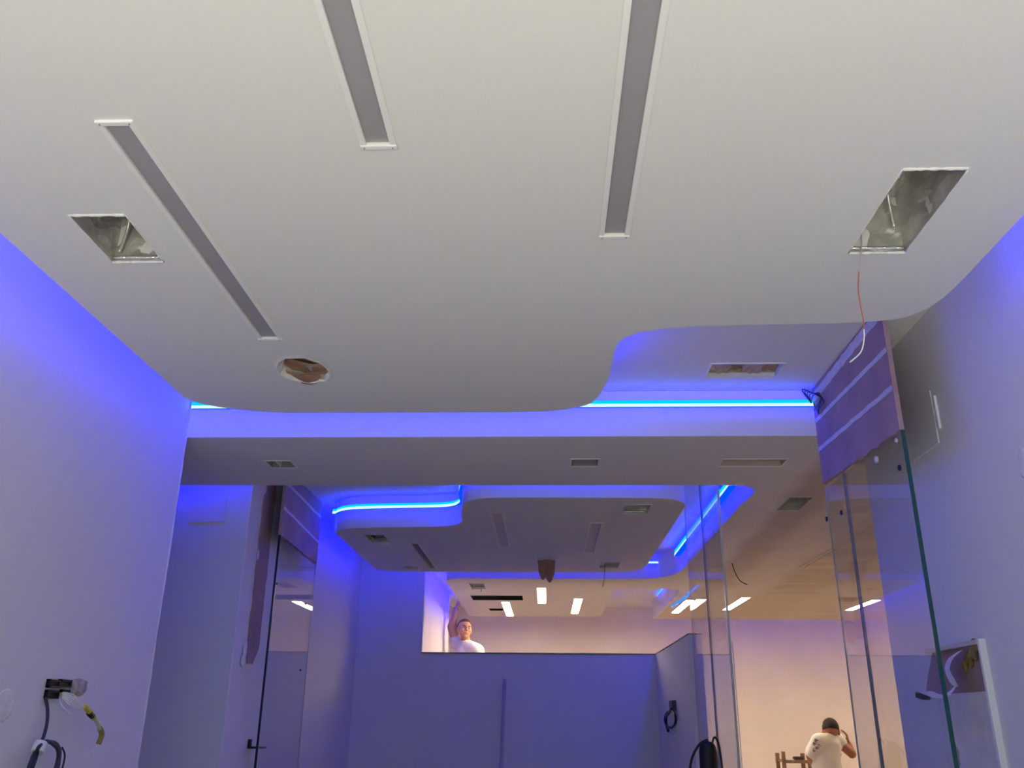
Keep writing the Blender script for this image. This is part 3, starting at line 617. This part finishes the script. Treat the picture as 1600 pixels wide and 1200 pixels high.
# brown strip of board in the narrow gap behind the dark-edged glass
bs = root('board_strip', (-1.60, 4.95, 1.9), 'brown strip of board fixed upright beside the niche corner with plaster dabs', 'board')
bm = bmesh.new(); za, zb = 1.93, 3.00; n = 40; V0 = []; V1 = []
for k in range(n + 1):
    u = k / n; zz_ = za + (zb - za) * u; e0 = 4.80 + 0.02 * noise.noise(Vector((k * .3, 1, 1))) + (0.03 if u > 0.85 else 0) + 0.03 * max(0, 0.06 - u) / 0.06; e1 = 4.99 + 0.02 * noise.noise(Vector((k * .3, 9, 1))) - 0.08 * max(0, 0.06 - u) / 0.06
    V0.append((bm.verts.new((-1.592, e0, zz_)), bm.verts.new((-1.6, e0, zz_)))); V1.append((bm.verts.new((-1.592, e1, zz_)), bm.verts.new((-1.6, e1, zz_))))
for k in range(n):
    bm.faces.new((V0[k][0], V1[k][0], V1[k + 1][0], V0[k + 1][0])); bm.faces.new((V0[k][0], V0[k + 1][0], V0[k + 1][1], V0[k][1])); bm.faces.new((V1[k][0], V1[k][1], V1[k + 1][1], V1[k + 1][0]))
bm.faces.new((V0[0][0], V0[0][1], V1[0][1], V1[0][0])); bmobj('board', bm, BROWN, bs)
def blob(name, c, r3, m_, parent, seed=0, amp=0.25, **kw):
    bm = bmesh.new(); bmesh.ops.create_icosphere(bm, subdivisions=3, radius=1)
    for v in bm.verts:
        k = 1 + amp * noise.noise(v.co * 1.8 + Vector((seed, seed, 0))); v.co = Vector((v.co.x * r3[0] * k + c[0], v.co.y * r3[1] * k + c[1], v.co.z * r3[2] * k + c[2]))
    return bmobj(name, bm, m_, parent, smooth=True, **kw)
for px, py, a, b in ((403, 1022 - 155, .02, .03), (383, 1015, .03, .05), (380, 1032, .035, .03)):
    p = onx(px, py, -1.594); blob('plaster_dab', p, (0.004, a, b), PLASTER, bs, px, label='white plaster dab')

# ------------------------------------------------------------------ wall sockets and cables (left wall)
XW = -1.572
sb = root('socket_boxes', (XW, 2.9, 1.73), 'pair of black back boxes with cables beside dried adhesive on the near wall', 'socket box')
def on_wall(px, py, off=0.0): return onx(px, py, XW + off)
a = on_wall(73, 1061); b = on_wall(88, 1092); c = on_wall(91, 1062); d = on_wall(106, 1082)
for k, (p, q_) in enumerate((((73, 1061), (88, 1075.5)), ((70, 1077.5), (86, 1092)), ((91, 1061), (106, 1075)), ((93, 1077), (104, 1083)))):
    A_, B_ = on_wall(*p), on_wall(*q_); bm = bmesh.new()
    y0, y1 = sorted((A_.y, B_.y)); z0, z1 = sorted((A_.z, B_.z)); t = 0.006
    for u, v in (((XW, y0, z0), (XW + .004, y1, z1)), ((XW, y0, z0), (XW + .012, y0 + t, z1)), ((XW, y1 - t, z0), (XW + .012, y1, z1)), ((XW, y0, z0), (XW + .012, y1, z0 + t)), ((XW, y0, z1 - t), (XW + .012, y1, z1))): bx(bm, u, v)
    bmobj('back_box', bm, BLACK, sb, label='black open back box')
p = on_wall(122, 1074); blob('adhesive_patch', p, (0.006, 0.060, 0.028), BEIGE, sb, 3, 0.35, label='beige dried adhesive patch')
p = on_wall(80, 1093); blob('plaster_dab', p, (0.004, 0.03, 0.006), PLASTER, sb, 5, label='white plaster dab')
cb = root('cable_bundle', on_wall(95, 1090), 'bundle of white cables with a yellow sleeve curling out of the near wall', 'cable')
for k in range(6):
    pts = [on_wall(93, 1086, .006), on_wall(100, 1082 + k * 2.2, .03), on_wall(117 - k * 1.0, 1087 + k * 3.2, .05), on_wall(133, 1103 + k * 1.4, .055), on_wall(140, 1110, .055)]
    cable('white_cable', pts, 0.0018, CABW, cb, label='white cable')
cable('white_cable', [on_wall(92, 1090, .006), on_wall(98, 1104, .03), on_wall(112, 1115, .045), on_wall(128, 1121, .045)], 0.0020, CABW, cb, label='white cable')
cable('yellow_sleeve', [on_wall(130, 1103, .055), on_wall(140, 1112, .056), on_wall(147, 1122, .056)], 0.009, YEL, cb, label='yellow sleeve with black rings')
for px, py in ((140, 1115), (142, 1117), (144, 1119)): 
    cable('black_ring', [on_wall(px - 1, py - 1, .056), on_wall(px, py, .056)], 0.0096, BLACK, cb, k=1)
cable('pale_sheath', [on_wall(146, 1121, .056), on_wall(152, 1130, .055), on_wall(156, 1140, .054)], 0.006, mat('pale_sheath', (0.6, 0.56, 0.42), .5), cb)
cable('ochre_sleeve', [on_wall(156, 1138, .054), on_wall(159, 1148, .052), on_wall(154, 1162, .05)], 0.009, OCH, cb, label='ochre sleeve')
cable('white_cable', [on_wall(154, 1162, .05), on_wall(140, 1177, .045), on_wall(120, 1186, .04), on_wall(103, 1188, .04)], 0.0016, CABW, cb, label='thin white wire')
nb = root('cable_coil', on_wall(72, 1093), 'looped dark cable tied with white tape hanging from the near wall', 'cable')
cable('dark_cable', [on_wall(71, 1090, .006), on_wall(74, 1105, .02), on_wall(74, 1125, .03), on_wall(70, 1145, .035), on_wall(63, 1163, .04), on_wall(52, 1185, .04), on_wall(40, 1215, .04)], 0.0055, DARKN, nb, label='navy cable')
for k in range(4):
    s_ = 2.0 * k
    cable('dark_cable', [on_wall(38 + s_, 1220, .04 + k * .004), on_wall(50 + s_, 1185, .045), on_wall(60, 1168, .045 + .004 * k), on_wall(72, 1158 + s_ * .3, .05), on_wall(83 + s_ * .5, 1160 - s_ * .4 + 3, .05), on_wall(90 + s_ * .5, 1172, .05), on_wall(90 + s_ * .4, 1188, .048), on_wall(82 + s_, 1215, .045)], 0.0055, DARKN, nb, label='navy cable loop')
cable('dark_cable', [on_wall(97, 1168, .05), on_wall(101, 1178, .05), on_wall(100, 1190, .05), on_wall(94, 1212, .05)], 0.003, DARKN, nb, label='thin dark cable')
cable('tape_wrap', [on_wall(64, 1160, .045), on_wall(58, 1176, .047)], 0.019, mat('white_tape', (0.8, .8, .82), .6), nb, k=3, n=12, label='white tape wrap')
b_ = blob('plaster_patch', on_wall(6, 1102), (0.003, 0.05, 0.045), PLASTER, None, 8, 0.2); tag(b_, 'smooth pale filler patch on the near wall before the black sockets', 'plaster patch')
b_ = blob('plaster_patch', onx(1600, 724, 1.345), (0.003, 0.03, 0.045), PLASTER, None, 4, 0.2); tag(b_, 'small pale filler patch on the wall beyond the green glass edge', 'plaster patch')
a = onx(1461, 619, 1.345); b = onx(1470, 670, 1.345)
o = box('wall_slot', (1.337, a.y - 0.006, b.z), (1.346, a.y + 0.006, a.z), WHITE); tag(o, 'thin white upright cover strip high on the wall behind the green-edged glass', 'strip')
a = onx(1432, 640, 1.345); 
o = box('cover_plate', (1.341, 2.90, 2.55), (1.346, 3.16, 2.74), mat('grey_cover', (0.78, 0.77, 0.77), 0.8)); tag(o, 'faint blank plate beside the thin white strip on the wall', 'plate')
o = box('cover_plate', (-1.93, 4.592, 2.64), (-1.73, 4.601, 2.765), mat('pale_cover', (0.79, 0.78, 0.79), 0.8)); tag(o, 'faint blank plate high on the niche wall under the blue glow', 'plate')

# ------------------------------------------------------------------ unfinished wall opening with torn board (right wall)
XO = 1.345
ro = root('wall_opening', (XO, 3.0, 1.5), 'unfinished opening with torn brown board and white frame on the near wall', 'wall opening')
def rw(px, py, off=0.0): return onx(px, py, XO - off)
T = rw(1536, 998); B0 = rw(1465, 1012)
yN = T.y; yF2 = B0.y + 0.16; zT = T.z; zM = rw(1545, 1080).z
box('frame_side', (XO - 0.020, yN - 0.012, 0.9), (XO + .001, yN + 0.003, zT), WHITE, ro, bevel=0.002, label='white upright frame')
box('inner_bead', (XO - 0.012, yN + 0.014, 0.9), (XO + .001, yN + 0.020, zM), mat('bead_paint', (0.86,) * 3, .6), ro, label='bright inner bead')
box('frame_top', (XO - 0.022, yN, zT - 0.016), (XO + .001, yF2 - .1, zT - 0.002), mat('cream_timber', (0.66, 0.62, 0.50), 0.7), ro, label='cream top batten')
bm = bmesh.new(); sheet(bm, lambda u, v: Vector((XO - 0.006 - 0.004 * noise.noise(Vector((u * 3, v * 3, 1))), yN + 0.004 + (yF2 - yN - 0.13 + 0.12 * v) * u, zT - 0.014 - (zT - 0.014 - zM) * v)), 14, 10, 0.001)
bmobj('torn_board', bm, BROWN, ro, label='purplish brown torn board')
box('lower_plaster', (XO - 0.005, yN + 0.004, 0.9), (XO + .001, yF2 - 0.11, zM), mat('raw_skim', (0.74, 0.71, 0.69), 0.85, var=0.12, vscale=8), ro, label='pale raw plaster below the board')
OCHR = mat('rusty_stain', (0.30, 0.20, 0.07), 0.9, var=0.3, vscale=30)
for px, py, ry, rz in ((1523, 1008, .034, .018), (1520, 1018, .026, .026), (1514, 1030, .020, .026), (1508, 1041, .012, .018)): blob('glue_stain', rw(px, py, .012), (0.006, ry, rz), OCHR, ro, px, 0.4, label='brown foam stain')
for px, py, ry, rz in ((1487, 1150, .012, .03), (1496, 1180, .02, .04)): blob('glue_stain', rw(px, py, .004), (0.003, ry, rz), mat('ochre_smear', (0.48, 0.38, 0.26), 0.9), ro, px, 0.4, label='ochre smear')
bm = bmesh.new()
C1 = spline([rw(1505, 1015, .03), rw(1490, 1028, .06), rw(1484, 1045, .08), rw(1492, 1062, .08), rw(1497, 1072, .06)], 5); C2 = spline([rw(1497, 1018, .02), rw(1481, 1030, .04), rw(1476, 1046, .05), rw(1484, 1066, .06), rw(1493, 1074, .05)], 5)
A = [bm.verts.new(p) for p in C1]; B = [bm.verts.new(p) for p in C2]
for k in range(len(A) - 1): bm.faces.new((A[k], A[k + 1], B[k + 1], B[k]))
bmobj('torn_paper', bm, PLASTER, ro, smooth=True, label='curled torn paper tongue')
bm = bmesh.new()
C1 = spline([rw(1493, 1074, .05), rw(1486, 1084, .08), rw(1475, 1091, .10), rw(1460, 1090, .11), rw(1443, 1085, .11), rw(1427, 1078, .10)], 5); C2 = spline([rw(1491, 1073, .05), rw(1482, 1081, .07), rw(1470, 1085, .09), rw(1456, 1080, .10), rw(1442, 1080, .11), rw(1427, 1077, .10)], 5)
A = [bm.verts.new(p) for p in C1]; B = [bm.verts.new(p) for p in C2]
for k in range(len(A) - 1): bm.faces.new((A[k], A[k + 1], B[k + 1], B[k]))
bmobj('torn_paper', bm, PLASTER, ro, smooth=True, label='torn paper strip sticking out')
bm = bmesh.new(); sheet(bm, lambda u, v: rw(1430 + 24 * u, 1082 + 4 * u + (10 - 5 * abs(u - .5)) * v, .105), 8, 4, 0.001); bmobj('torn_board', bm, mat('torn_scrap', (0.66, 0.52, 0.50), 0.9), ro, label='brown torn scrap')

# ------------------------------------------------------------------ things by the partition
XC = 0.908
rc = root('cable_coil', onx(1053, 1100, XC), 'small socket with a ring of black cable hung on the low return wall', 'cable')
a = onx(1052, 1095, XC); b = onx(1057, 1110, XC)
box('back_box', (XC - 0.03, b.y, b.z), (XC, a.y + 0.02, a.z), mat('grey_box', (0.10, 0.10, 0.12), .6), rc, label='grey socket box')
def cc(px, py, off=.03): return onx(px, py, XC - off)
bm = bmesh.new(); pts = [cc(1047.5 + 8.5 * math.cos(2 * math.pi * k / 28), 1124 + 13 * math.sin(2 * math.pi * k / 28), .03) for k in range(28)]
tube(bm, pts, 0.009, 8, closed=True); bmobj('cable_ring', bm, BLACK, rc)
cable('cable_tail', [cc(1050, 1108), cc(1046, 1113), cc(1041, 1120), cc(1041, 1132), cc(1044, 1142)], 0.010, BLACK, rc)
XB = 0.80
rk = root('cable_bundle', (XB, 4.42, 0.0), 'thick black cable bundle with loops rising beside the middle glass', 'cable')
def kk(px, py, off=0): return ony(px, py, 4.42 + off)
bm = bmesh.new(); top = kk(1105, 1158); pts = [Vector((top.x - 0.01, 4.42, 0.0)), Vector((top.x - 0.005, 4.42, 0.8)), Vector((top.x, 4.42, 1.20)), Vector((top.x, 4.42, top.z - 0.10)), Vector((top.x, 4.42, top.z - .03)), top]
tube(bm, spline(pts, 6), 0.03, 10, radii=[0.042 if k < 20 else 0.042 * math.sqrt(max(0.05, 1 - ((k - 20) / 10.2) ** 2)) for k in range(31)]); bmobj('thick_bundle', bm, BLACK, rk)
cable('cable_loop', [kk(1078, 1260), kk(1078, 1205), kk(1083, 1180), kk(1094, 1162), kk(1106, 1156)], 0.006, BLACK, rk)
cable('cable_loop', [kk(1112, 1165), kk(1116, 1152), kk(1122, 1160), kk(1126, 1180), kk(1129, 1210), kk(1130, 1260)], 0.005, BLACK, rk)
rp = root('leaning_pole', (-0.36, 7.55, 0), 'slim dull metal pole leaning against the blue-lit partition', 'pole')
a = ony(788.5, 1062, 7.575); b = ony(783, 1200, 7.50); dlt = (b - a); foot = a + dlt * (a.z / (a.z - b.z))
bm = bmesh.new(); tube(bm, [foot, a], 0.015, 8); bmobj('shaft', bm, mat('pole_grey', (0.46, 0.40, 0.40), 0.6), rp)
bm = bmesh.new(); tube(bm, [a, a + Vector((0.002, 0, 0.03))], 0.010, 8); bmobj('tip', bm, CABW, rp, label='pale tip')
# light scratched lines on unpainted board: two long rails
for k, (p, q_) in enumerate((((1249, 886), (1291, 862)), ((1258, 886.5), (1297, 864)))):
    a = onz(*p, ZS - .002); b = onz(*q_, ZS - .002); bm = bmesh.new(); tube(bm, [a, b + (b - a) * .3], 0.003, 6); o = bmobj('chalk_rail', bm, mat('pale_line', (0.70, 0.64, 0.52), .8)); tag(o, 'thin pale rail of a pair on the unpainted ceiling, ' + ('nearer the middle glass' if k == 0 else 'nearer the tall green-edged glass'), 'rail', 'pale rails on the unpainted ceiling')

# ------------------------------------------------------------------ people
SKIN = mat('skin', (0.50, 0.27, 0.17), 0.55, var=0.05, vscale=20); SKIN2 = mat('tanned_skin', (0.38, 0.17, 0.10), 0.55, var=0.05, vscale=20)
HAIR = mat('dark_hair', (0.025, 0.018, 0.02), 0.7, bump=0.5, bscale=120); HAIR2 = mat('brown_hair', (0.07, 0.035, 0.025), 0.7, bump=0.5, bscale=120)
SHIRT = mat('white_tshirt', (0.84, 0.81, 0.76), 0.9, bump=0.2, bscale=25); PANTS = mat('grey_trousers', (0.12, 0.12, 0.13), 0.9)
def capsule(bm, a, ra, b, rb, n=12):
    a = Vector(a); b = Vector(b)
    pts = []; rad = []; d = (b - a); L = d.length; d.normalize()
    for k in range(5): t = math.pi / 2 * (1 - k / 4); pts.append(a - d * ra * math.sin(t)); rad.append(max(0.0008, ra * math.cos(t)))
    for k in range(1, 5): t = math.pi / 2 * k / 4; pts.append(b + d * rb * math.sin(t)); rad.append(max(0.0008, rb * math.cos(t)))
    pts.insert(5, a.lerp(b, 0.5)) ; rad.insert(5, (ra + rb) / 2); pts.insert(6, b); rad.insert(6, rb)
    tube(bm, pts, 0, n, radii=rad)
def ell(bm, c, r3, rot=(0, 0, 0)):
    M4 = Matrix.Translation(c) @ Matrix.Rotation(rot[2], 4, 'Z') @ Matrix.Rotation(rot[1], 4, 'Y') @ Matrix.Rotation(rot[0], 4, 'X') @ Matrix.Diagonal((*r3, 1))
    bmesh.ops.create_icosphere(bm, subdivisions=3, radius=1, matrix=M4)
def flesh(name, bm, m_, parent, vox, it=3, **kw):
    o = bmobj(name, bm, m_, parent, **kw)
    r = o.modifiers.new('remesh', 'REMESH'); r.mode = 'VOXEL'; r.voxel_size = vox; r.use_smooth_shade = True
    s = o.modifiers.new('smooth', 'SMOOTH'); s.factor = 0.6; s.iterations = it
    return o
def hand(bm, wrist, dirv, palm_n, size=1.0, curl=0.5):
    d = Vector(dirv).normalized(); nrm = Vector(palm_n); nrm = (nrm - d * nrm.dot(d)).normalized(); s = d.cross(nrm)
    w = Vector(wrist)
    for k in range(4):
        a = w + s * (k - 1.5) * 0.012 * size; b = w + d * 0.085 * size + s * (k - 1.5) * 0.020 * size; capsule(bm, a, 0.014 * size, b, 0.0115 * size, 8)
        L = (0.068, 0.078, 0.072, 0.056)[k] * size; p = b; dd = d.copy()
        for j in range(3):
            dd = (dd + nrm * curl * 0.5).normalized(); q2 = p + dd * L * (0.45, 0.32, 0.23)[j]; capsule(bm, p, (0.0092 - j * 0.0008) * size, q2, (0.0088 - j * 0.0009) * size, 8); p = q2
    a = w + d * 0.02 * size - s * 0.02 * size; b = a + (d * 0.6 - s * 0.8).normalized() * 0.042 * size; capsule(bm, a, 0.014 * size, b, 0.011 * size, 8); c = b + (d * 0.9 - s * 0.25 + nrm * 0.3).normalized() * 0.035 * size; capsule(bm, b, 0.0105 * size, c, 0.009 * size, 8)
def head(bm, c, fwd, up, s=1.0):
    f = Vector(fwd).normalized(); u = Vector(up); u = (u - f * u.dot(f)).normalized(); r = f.cross(u); c = Vector(c)
    M4 = Matrix(((r.x, f.x, u.x, 0), (r.y, f.y, u.y, 0), (r.z, f.z, u.z, 0), (0, 0, 0, 1)))
    def E(o, rr): bmesh.ops.create_icosphere(bm, subdivisions=3, radius=1, matrix=Matrix.Translation(c) @ M4 @ Matrix.Translation(Vector(o) * s) @ Matrix.Diagonal((rr[0] * s, rr[1] * s, rr[2] * s, 1)))
    E((0, -0.012, 0.03), (0.073, 0.092, 0.083)); E((0, 0.022, -0.03), (0.060, 0.066, 0.070)); E((0, 0.048, -0.080), (0.030, 0.030, 0.026))
    E((0, 0.093, -0.012), (0.012, 0.016, 0.024)); E((0, 0.103, -0.026), (0.014, 0.012, 0.010)); E((0, 0.084, 0.018), (0.045, 0.010, 0.008))
    E((0.035, 0.070, -0.022), (0.018, 0.016, 0.016)); E((-0.035, 0.070, -0.022), (0.018, 0.016, 0.016)); E((0, 0.082, -0.056), (0.022, 0.010, 0.009))
    for q2 in (1, -1): E((0.074 * q2, -0.005, -0.005), (0.010, 0.018, 0.030))
    return (lambda o: c + M4.to_3x3() @ (Vector(o) * s)), M4
def face(parent, fr, M4, s=1.0):
    for q2 in (1, -1):
        bm = bmesh.new(); bmesh.ops.create_icosphere(bm, subdivisions=2, radius=0.011 * s, matrix=Matrix.Translation(fr((0.030 * q2, 0.078, 0.0)))); e_ = bmobj('eye', bm, mat('eye_white', (0.7, 0.65, 0.6), 0.3), parent, smooth=True)
        bm = bmesh.new(); bmesh.ops.create_icosphere(bm, subdivisions=2, radius=0.0065 * s, matrix=Matrix.Translation(fr((0.030 * q2, 0.0855, 0.001)))); bmobj('iris', bm, BLACK, e_, smooth=True)
        bm = bmesh.new(); tube(bm, [fr((0.016 * q2, 0.093, 0.019)), fr((0.032 * q2, 0.090, 0.023)), fr((0.048 * q2, 0.078, 0.018))], 0.0035 * s, 6); bmobj('eyebrow', bm, HAIR, parent)
    bm = bmesh.new(); tube(bm, [fr((-0.022, 0.083, -0.053)), fr((0, 0.0935, -0.052)), fr((0.022, 0.083, -0.053))], 0.0035 * s, 6, radii=[0.001, 0.0042 * s, 0.001]); bmobj('lips', bm, mat('lips', (0.38, 0.13, 0.10), 0.5), parent)
def hair(parent, fr, M4, s, m_, low=-0.02):
    bm = bmesh.new(); bmesh.ops.create_icosphere(bm, subdivisions=4, radius=1)
    kill = []
    for v in bm.verts:
        x, y, z_ = v.co; line = (0.42 + 0.0 * x) if y > 0.35 else (low if y < 0 else low + (0.42 - low) * (y / 0.35))
        if z_ < line: kill.append(v)
        k = 1 + 0.04 * noise.noise(v.co * 7)
        v.co = fr((x * 0.0785 * k, -0.013 + y * 0.0985 * k, 0.032 + z_ * 0.092 * k))
    bmesh.ops.delete(bm, geom=kill, context='VERTS')
    o = bmobj('hair', bm, m_, parent, smooth=True); so = o.modifiers.new('solid', 'SOLIDIFY'); so.thickness = 0.006
    return o
# --- worker reaching up to the cove, behind the partition
def w1(px, py, y=9.70): return ony(px, py, y)
pz = 1.03
r = root('person', (-0.86, 9.72, pz), 'person in a white t-shirt reaching up to the ceiling edge behind the partition', 'person')
hd = w1(725.5, 984.5, 9.66); nk = w1(729, 1003, 9.70); sR = w1(714, 1005, 9.78); sL = w1(746, 1017, 9.58); el_ = w1(706, 979, 9.74); wr = w1(712.5, 952, 9.70); ch = Vector((-0.84, 9.72, 2.20)); hip = Vector((-0.85, 9.74, pz + 0.93))
bm = bmesh.new()
fr, M4 = head(bm, hd, (0.35, -0.85, 0.18), (0.05, 0.2, 1))
capsule(bm, nk + Vector((0, .02, -.05)), 0.056, hd + Vector((0, .02, -.04)), 0.052)
capsule(bm, sR, 0.056, el_, 0.050); capsule(bm, el_, 0.050, wr, 0.031); hand(bm, wr, (0.25, 0.05, 1), (1, 0.2, 0), 0.95, 0.45)
eL = sL + Vector((0.07, 0.02, -0.29)); wL = eL + Vector((-0.10, -0.12, -0.20)); capsule(bm, sL, 0.048, eL, 0.04); capsule(bm, eL, 0.04, wL, 0.027); hand(bm, wL, (-0.3, -0.3, -0.8), (-1, 0.3, 0), 0.95, 0.6)
for a, b, ra, rb in ((sR, sL, 0.06, 0.06), (nk + Vector((0, .02, -.08)), ch, 0.09, 0.12), (ch, hip, 0.12, 0.13)): capsule(bm, a, ra, b, rb)
for s_ in (-1, 1):
    hp = hip + Vector((0.09 * s_, 0, -0.02)); kn = Vector((hp.x, hp.y - 0.03, pz + 0.50)); an = Vector((hp.x, hp.y + 0.02, pz + 0.09))
    capsule(bm, hp, 0.085, kn, 0.058); capsule(bm, kn, 0.058, an, 0.042); capsule(bm, an + Vector((0, .02, -.05)), 0.035, an + Vector((0, -.15, -.06)), 0.028)
body = flesh('body', bm, SKIN, r, 0.0055, 2)
face(body, fr, M4); hair(body, fr, M4, 1, HAIR2)
bm = bmesh.new()
for a, b, ra, rb in ((sR + Vector((.01, 0, 0)), sL, 0.080, 0.075), (nk + Vector((0.0, .02, -.10)), ch, 0.115, 0.155), (ch, hip, 0.155, 0.155), (sR, sR.lerp(el_, 0.20), 0.078, 0.070), (sL, sL.lerp(eL, 0.55), 0.075, 0.068)): capsule(bm, a, ra, b, rb, 16)
flesh('tshirt', bm, SHIRT, body, 0.011, 5, label='white t-shirt')
bm = bmesh.new()
capsule(bm, hip + Vector((0, 0, .04)), 0.14, hip, 0.14)
for s_ in (-1, 1):
    hp = hip + Vector((0.09 * s_, 0, -0.02)); kn = Vector((hp.x, hp.y - 0.03, pz + 0.50)); an = Vector((hp.x, hp.y + 0.02, pz + 0.12)); capsule(bm, hp, 0.10, kn, 0.075); capsule(bm, kn, 0.075, an, 0.07)
flesh('trousers', bm, PANTS, body, 0.014, 4, label='grey work trousers')
pf = root('work_platform', (-0.8, 9.72, 0), 'plain work platform under the reaching person behind the partition', 'platform')
box('deck', (-1.05, 9.40, pz - 0.05), (-0.40, 10.05, pz), WOOD, pf)
for x in (-1.03, -0.46):
    for y in (9.42, 9.99): box('leg', (x, y, 0), (x + 0.04, y + 0.04, pz - 0.05), STEEL, pf)
# --- worker seen from behind by the plaster wall
def w2(px, py, y=9.0): return ony(px, py, y)
hd = w2(1298.5, 1143, 9.05); nk = w2(1297, 1153, 9.02); sL = w2(1279, 1158, 8.95); sR = w2(1309, 1157, 9.08); eR = w2(1331, 1178, 9.02); wR = w2(1326.5, 1163, 9.10); eLf = w2(1266, 1181, 9.0)
r = root('person', (hd.x, 9.05, 0), 'person in a white printed t-shirt seen from behind, arm bent, at the bare plaster wall', 'person')
ch = Vector((w2(1291, 1185).x, 9.02, 1.34)); hip = Vector((ch.x + 0.02, 9.05, 0.95))
bm = bmesh.new(); fr, M4 = head(bm, hd, (0.30, 1, -0.25), (0.05, 0.15, 1), 0.98)
capsule(bm, nk + Vector((0, 0, -.03)), 0.056, hd + Vector((0, -.01, -.03)), 0.054)
capsule(bm, sR, 0.05, eR, 0.041); capsule(bm, eR, 0.041, wR, 0.028); hand(bm, wR, (-0.05, 0.25, 1), (-1, 0.3, 0), 0.92, 0.8)
wL2 = Vector((eLf.x + 0.10, 9.18, 1.22)); capsule(bm, sL, 0.048, eLf, 0.041); capsule(bm, eLf, 0.04, wL2, 0.028); hand(bm, wL2, (0.2, 0.8, -0.5), (1, 0, 0), 0.92, 0.8)
for a, b, ra, rb in ((sL, sR, 0.055, 0.055), (nk + Vector((0, 0, -.08)), ch, 0.085, 0.11), (ch, hip, 0.11, 0.125)): capsule(bm, a, ra, b, rb)
for s_ in (-1, 1):
    hp = hip + Vector((0.085 * s_, 0, -0.02)); kn = Vector((hp.x, hp.y + 0.02, 0.50)); an = Vector((hp.x, hp.y, 0.09)); capsule(bm, hp, 0.085, kn, 0.058); capsule(bm, kn, 0.058, an, 0.042); capsule(bm, an + Vector((0, -.02, -.05)), 0.035, an + Vector((0, .15, -.06)), 0.028)
body = flesh('body', bm, SKIN2, r, 0.0055, 2); face(body, fr, M4, .98); hair(body, fr, M4, 1, HAIR, -0.30)
bm = bmesh.new()
for a, b, ra, rb in ((sL, sR, 0.072, 0.072), (nk + Vector((0, -.0, -.075)), ch, 0.095, 0.135), (ch, hip, 0.135, 0.15), (sL, sL.lerp(eLf, 0.75), 0.070, 0.066), (sR, sR.lerp(eR, 0.22), 0.068, 0.062)): capsule(bm, a, ra, b, rb, 16)
flesh('tshirt', bm, SHIRT, body, 0.011, 5, label='white t-shirt with dark print on the back')
bm = bmesh.new(); random.seed(11)
# two slanting lines of small dark lettering on the back
def strokes(p0, p1, h, n):
    for k in range(n):
        u = (k + 0.2 * random.random()) / n; c = p0.lerp(p1, u); w_ = (p1 - p0).length / n * 0.62
        d = (p1 - p0).normalized(); up = Vector((-d.z, 0, d.x)); 
        segs = random.choice([((0, 0, 0, 1), (0, 1, 1, 1)), ((0, 0, 0, 1), (0, 0, 1, 0), (0, .5, .8, .5)), ((0, 0, .5, 1), (.5, 1, 1, 0)), ((0, 0, 0, 1), (1, 0, 1, 1), (0, .5, 1, .5))])
        for a0, b0, a1, b1 in segs:
            A = c + d * a0 * w_ + up * b0 * h; B = c + d * a1 * w_ + up * b1 * h; tube(bm, [A, B], 0.0035, 5)
yb = 8.835
a = w2(1273.5, 1165.5, yb + .02); b = w2(1279, 1155, yb + .02); strokes(a, b, 0.030, 4)
a = w2(1272, 1175.5, yb); b = w2(1284, 1164, yb); strokes(a, b, 0.026, 6)
bmobj('printed_lettering', bm, mat('print_ink', (0.16, 0.12, 0.11), 0.8), body, label='small dark illegible print')
bm = bmesh.new(); capsule(bm, hip + Vector((0, 0, .02)), 0.135, hip, 0.135)
for s_ in (-1, 1):
    hp = hip + Vector((0.085 * s_, 0, -0.02)); kn = Vector((hp.x, hp.y + 0.02, 0.50)); an = Vector((hp.x, hp.y, 0.12)); capsule(bm, hp, 0.098, kn, 0.073); capsule(bm, kn, 0.073, an, 0.068)
flesh('trousers', bm, PANTS, body, 0.014, 4, label='grey work trousers')
a = w2(1317, 1178, 9.02); b = w2(1312, 1200, 9.02); bm = bmesh.new(); dd = (b - a); foot = a + dd * (a.z / (a.z - b.z)) * 1.0; tube(bm, [a + Vector((0.03, 0.17, 0)), foot + Vector((0.02, .30, 0))], 0.010, 8); o = bmobj('broom_handle', bm, WOOD); tag(o, 'thin wooden handle under the bent arm of the person at the plaster wall', 'handle')
# --- trestle
tr = root('wooden_trestle', (2.42, 9.42, 0), 'worn wooden trestle beside the person at the bare plaster wall', 'trestle')
zt = w2(1230, 1174, 9.42).z; zr = w2(1242, 1189, 9.42).z
for (pxa, y) in ((1219, 9.36), (1219, 9.60), (1259, 9.36), (1259, 9.60)):
    x = w2(pxa + 3, 1180, 9.42).x; box('post', (x - 0.018, y, 0), (x + 0.018, y + 0.03, zt - (0.02 if y > 9.5 else 0)), WOOD, tr, bevel=0.003)
xa = w2(1222, 1180, 9.42).x; xb = w2(1262, 1180, 9.42).x
for y in (9.355, 9.605): box('top_rail', (xa - .02, y, zr - 0.018), (xb + .02, y + 0.022, zr + 0.010), WOOD, tr, bevel=0.002)
box('top_board', (xa, 9.39, zr - 0.012), (xb, 9.60, zr + 0.004), WOOD, tr)
box('lower_rail', (xa, 9.36, 0.5), (xb, 9.38, 0.55), WOOD, tr)
tb = root('tool_box', (w2(1248, 1184, 9.42).x, 9.42, zr + .004), 'small dark tool lying on the wooden trestle', 'tool')
a = w2(1240, 1182, 9.42); b = w2(1256, 1188, 9.42)
bm = bmesh.new(); bx(bm, (a.x, 9.40, zr + .006), (b.x, 9.47, a.z)); bmesh.ops.bevel(bm, geom=list(bm.edges), offset=0.006, segments=2, affect='EDGES'); bmobj('body', bm, mat('tool_grey', (0.06, 0.055, 0.06), .5), tb)
box('blade', (a.x - 0.07, 9.41, zr + .006), (a.x + .004, 9.45, zr + .014), CABW, tb, label='pale flat blade')
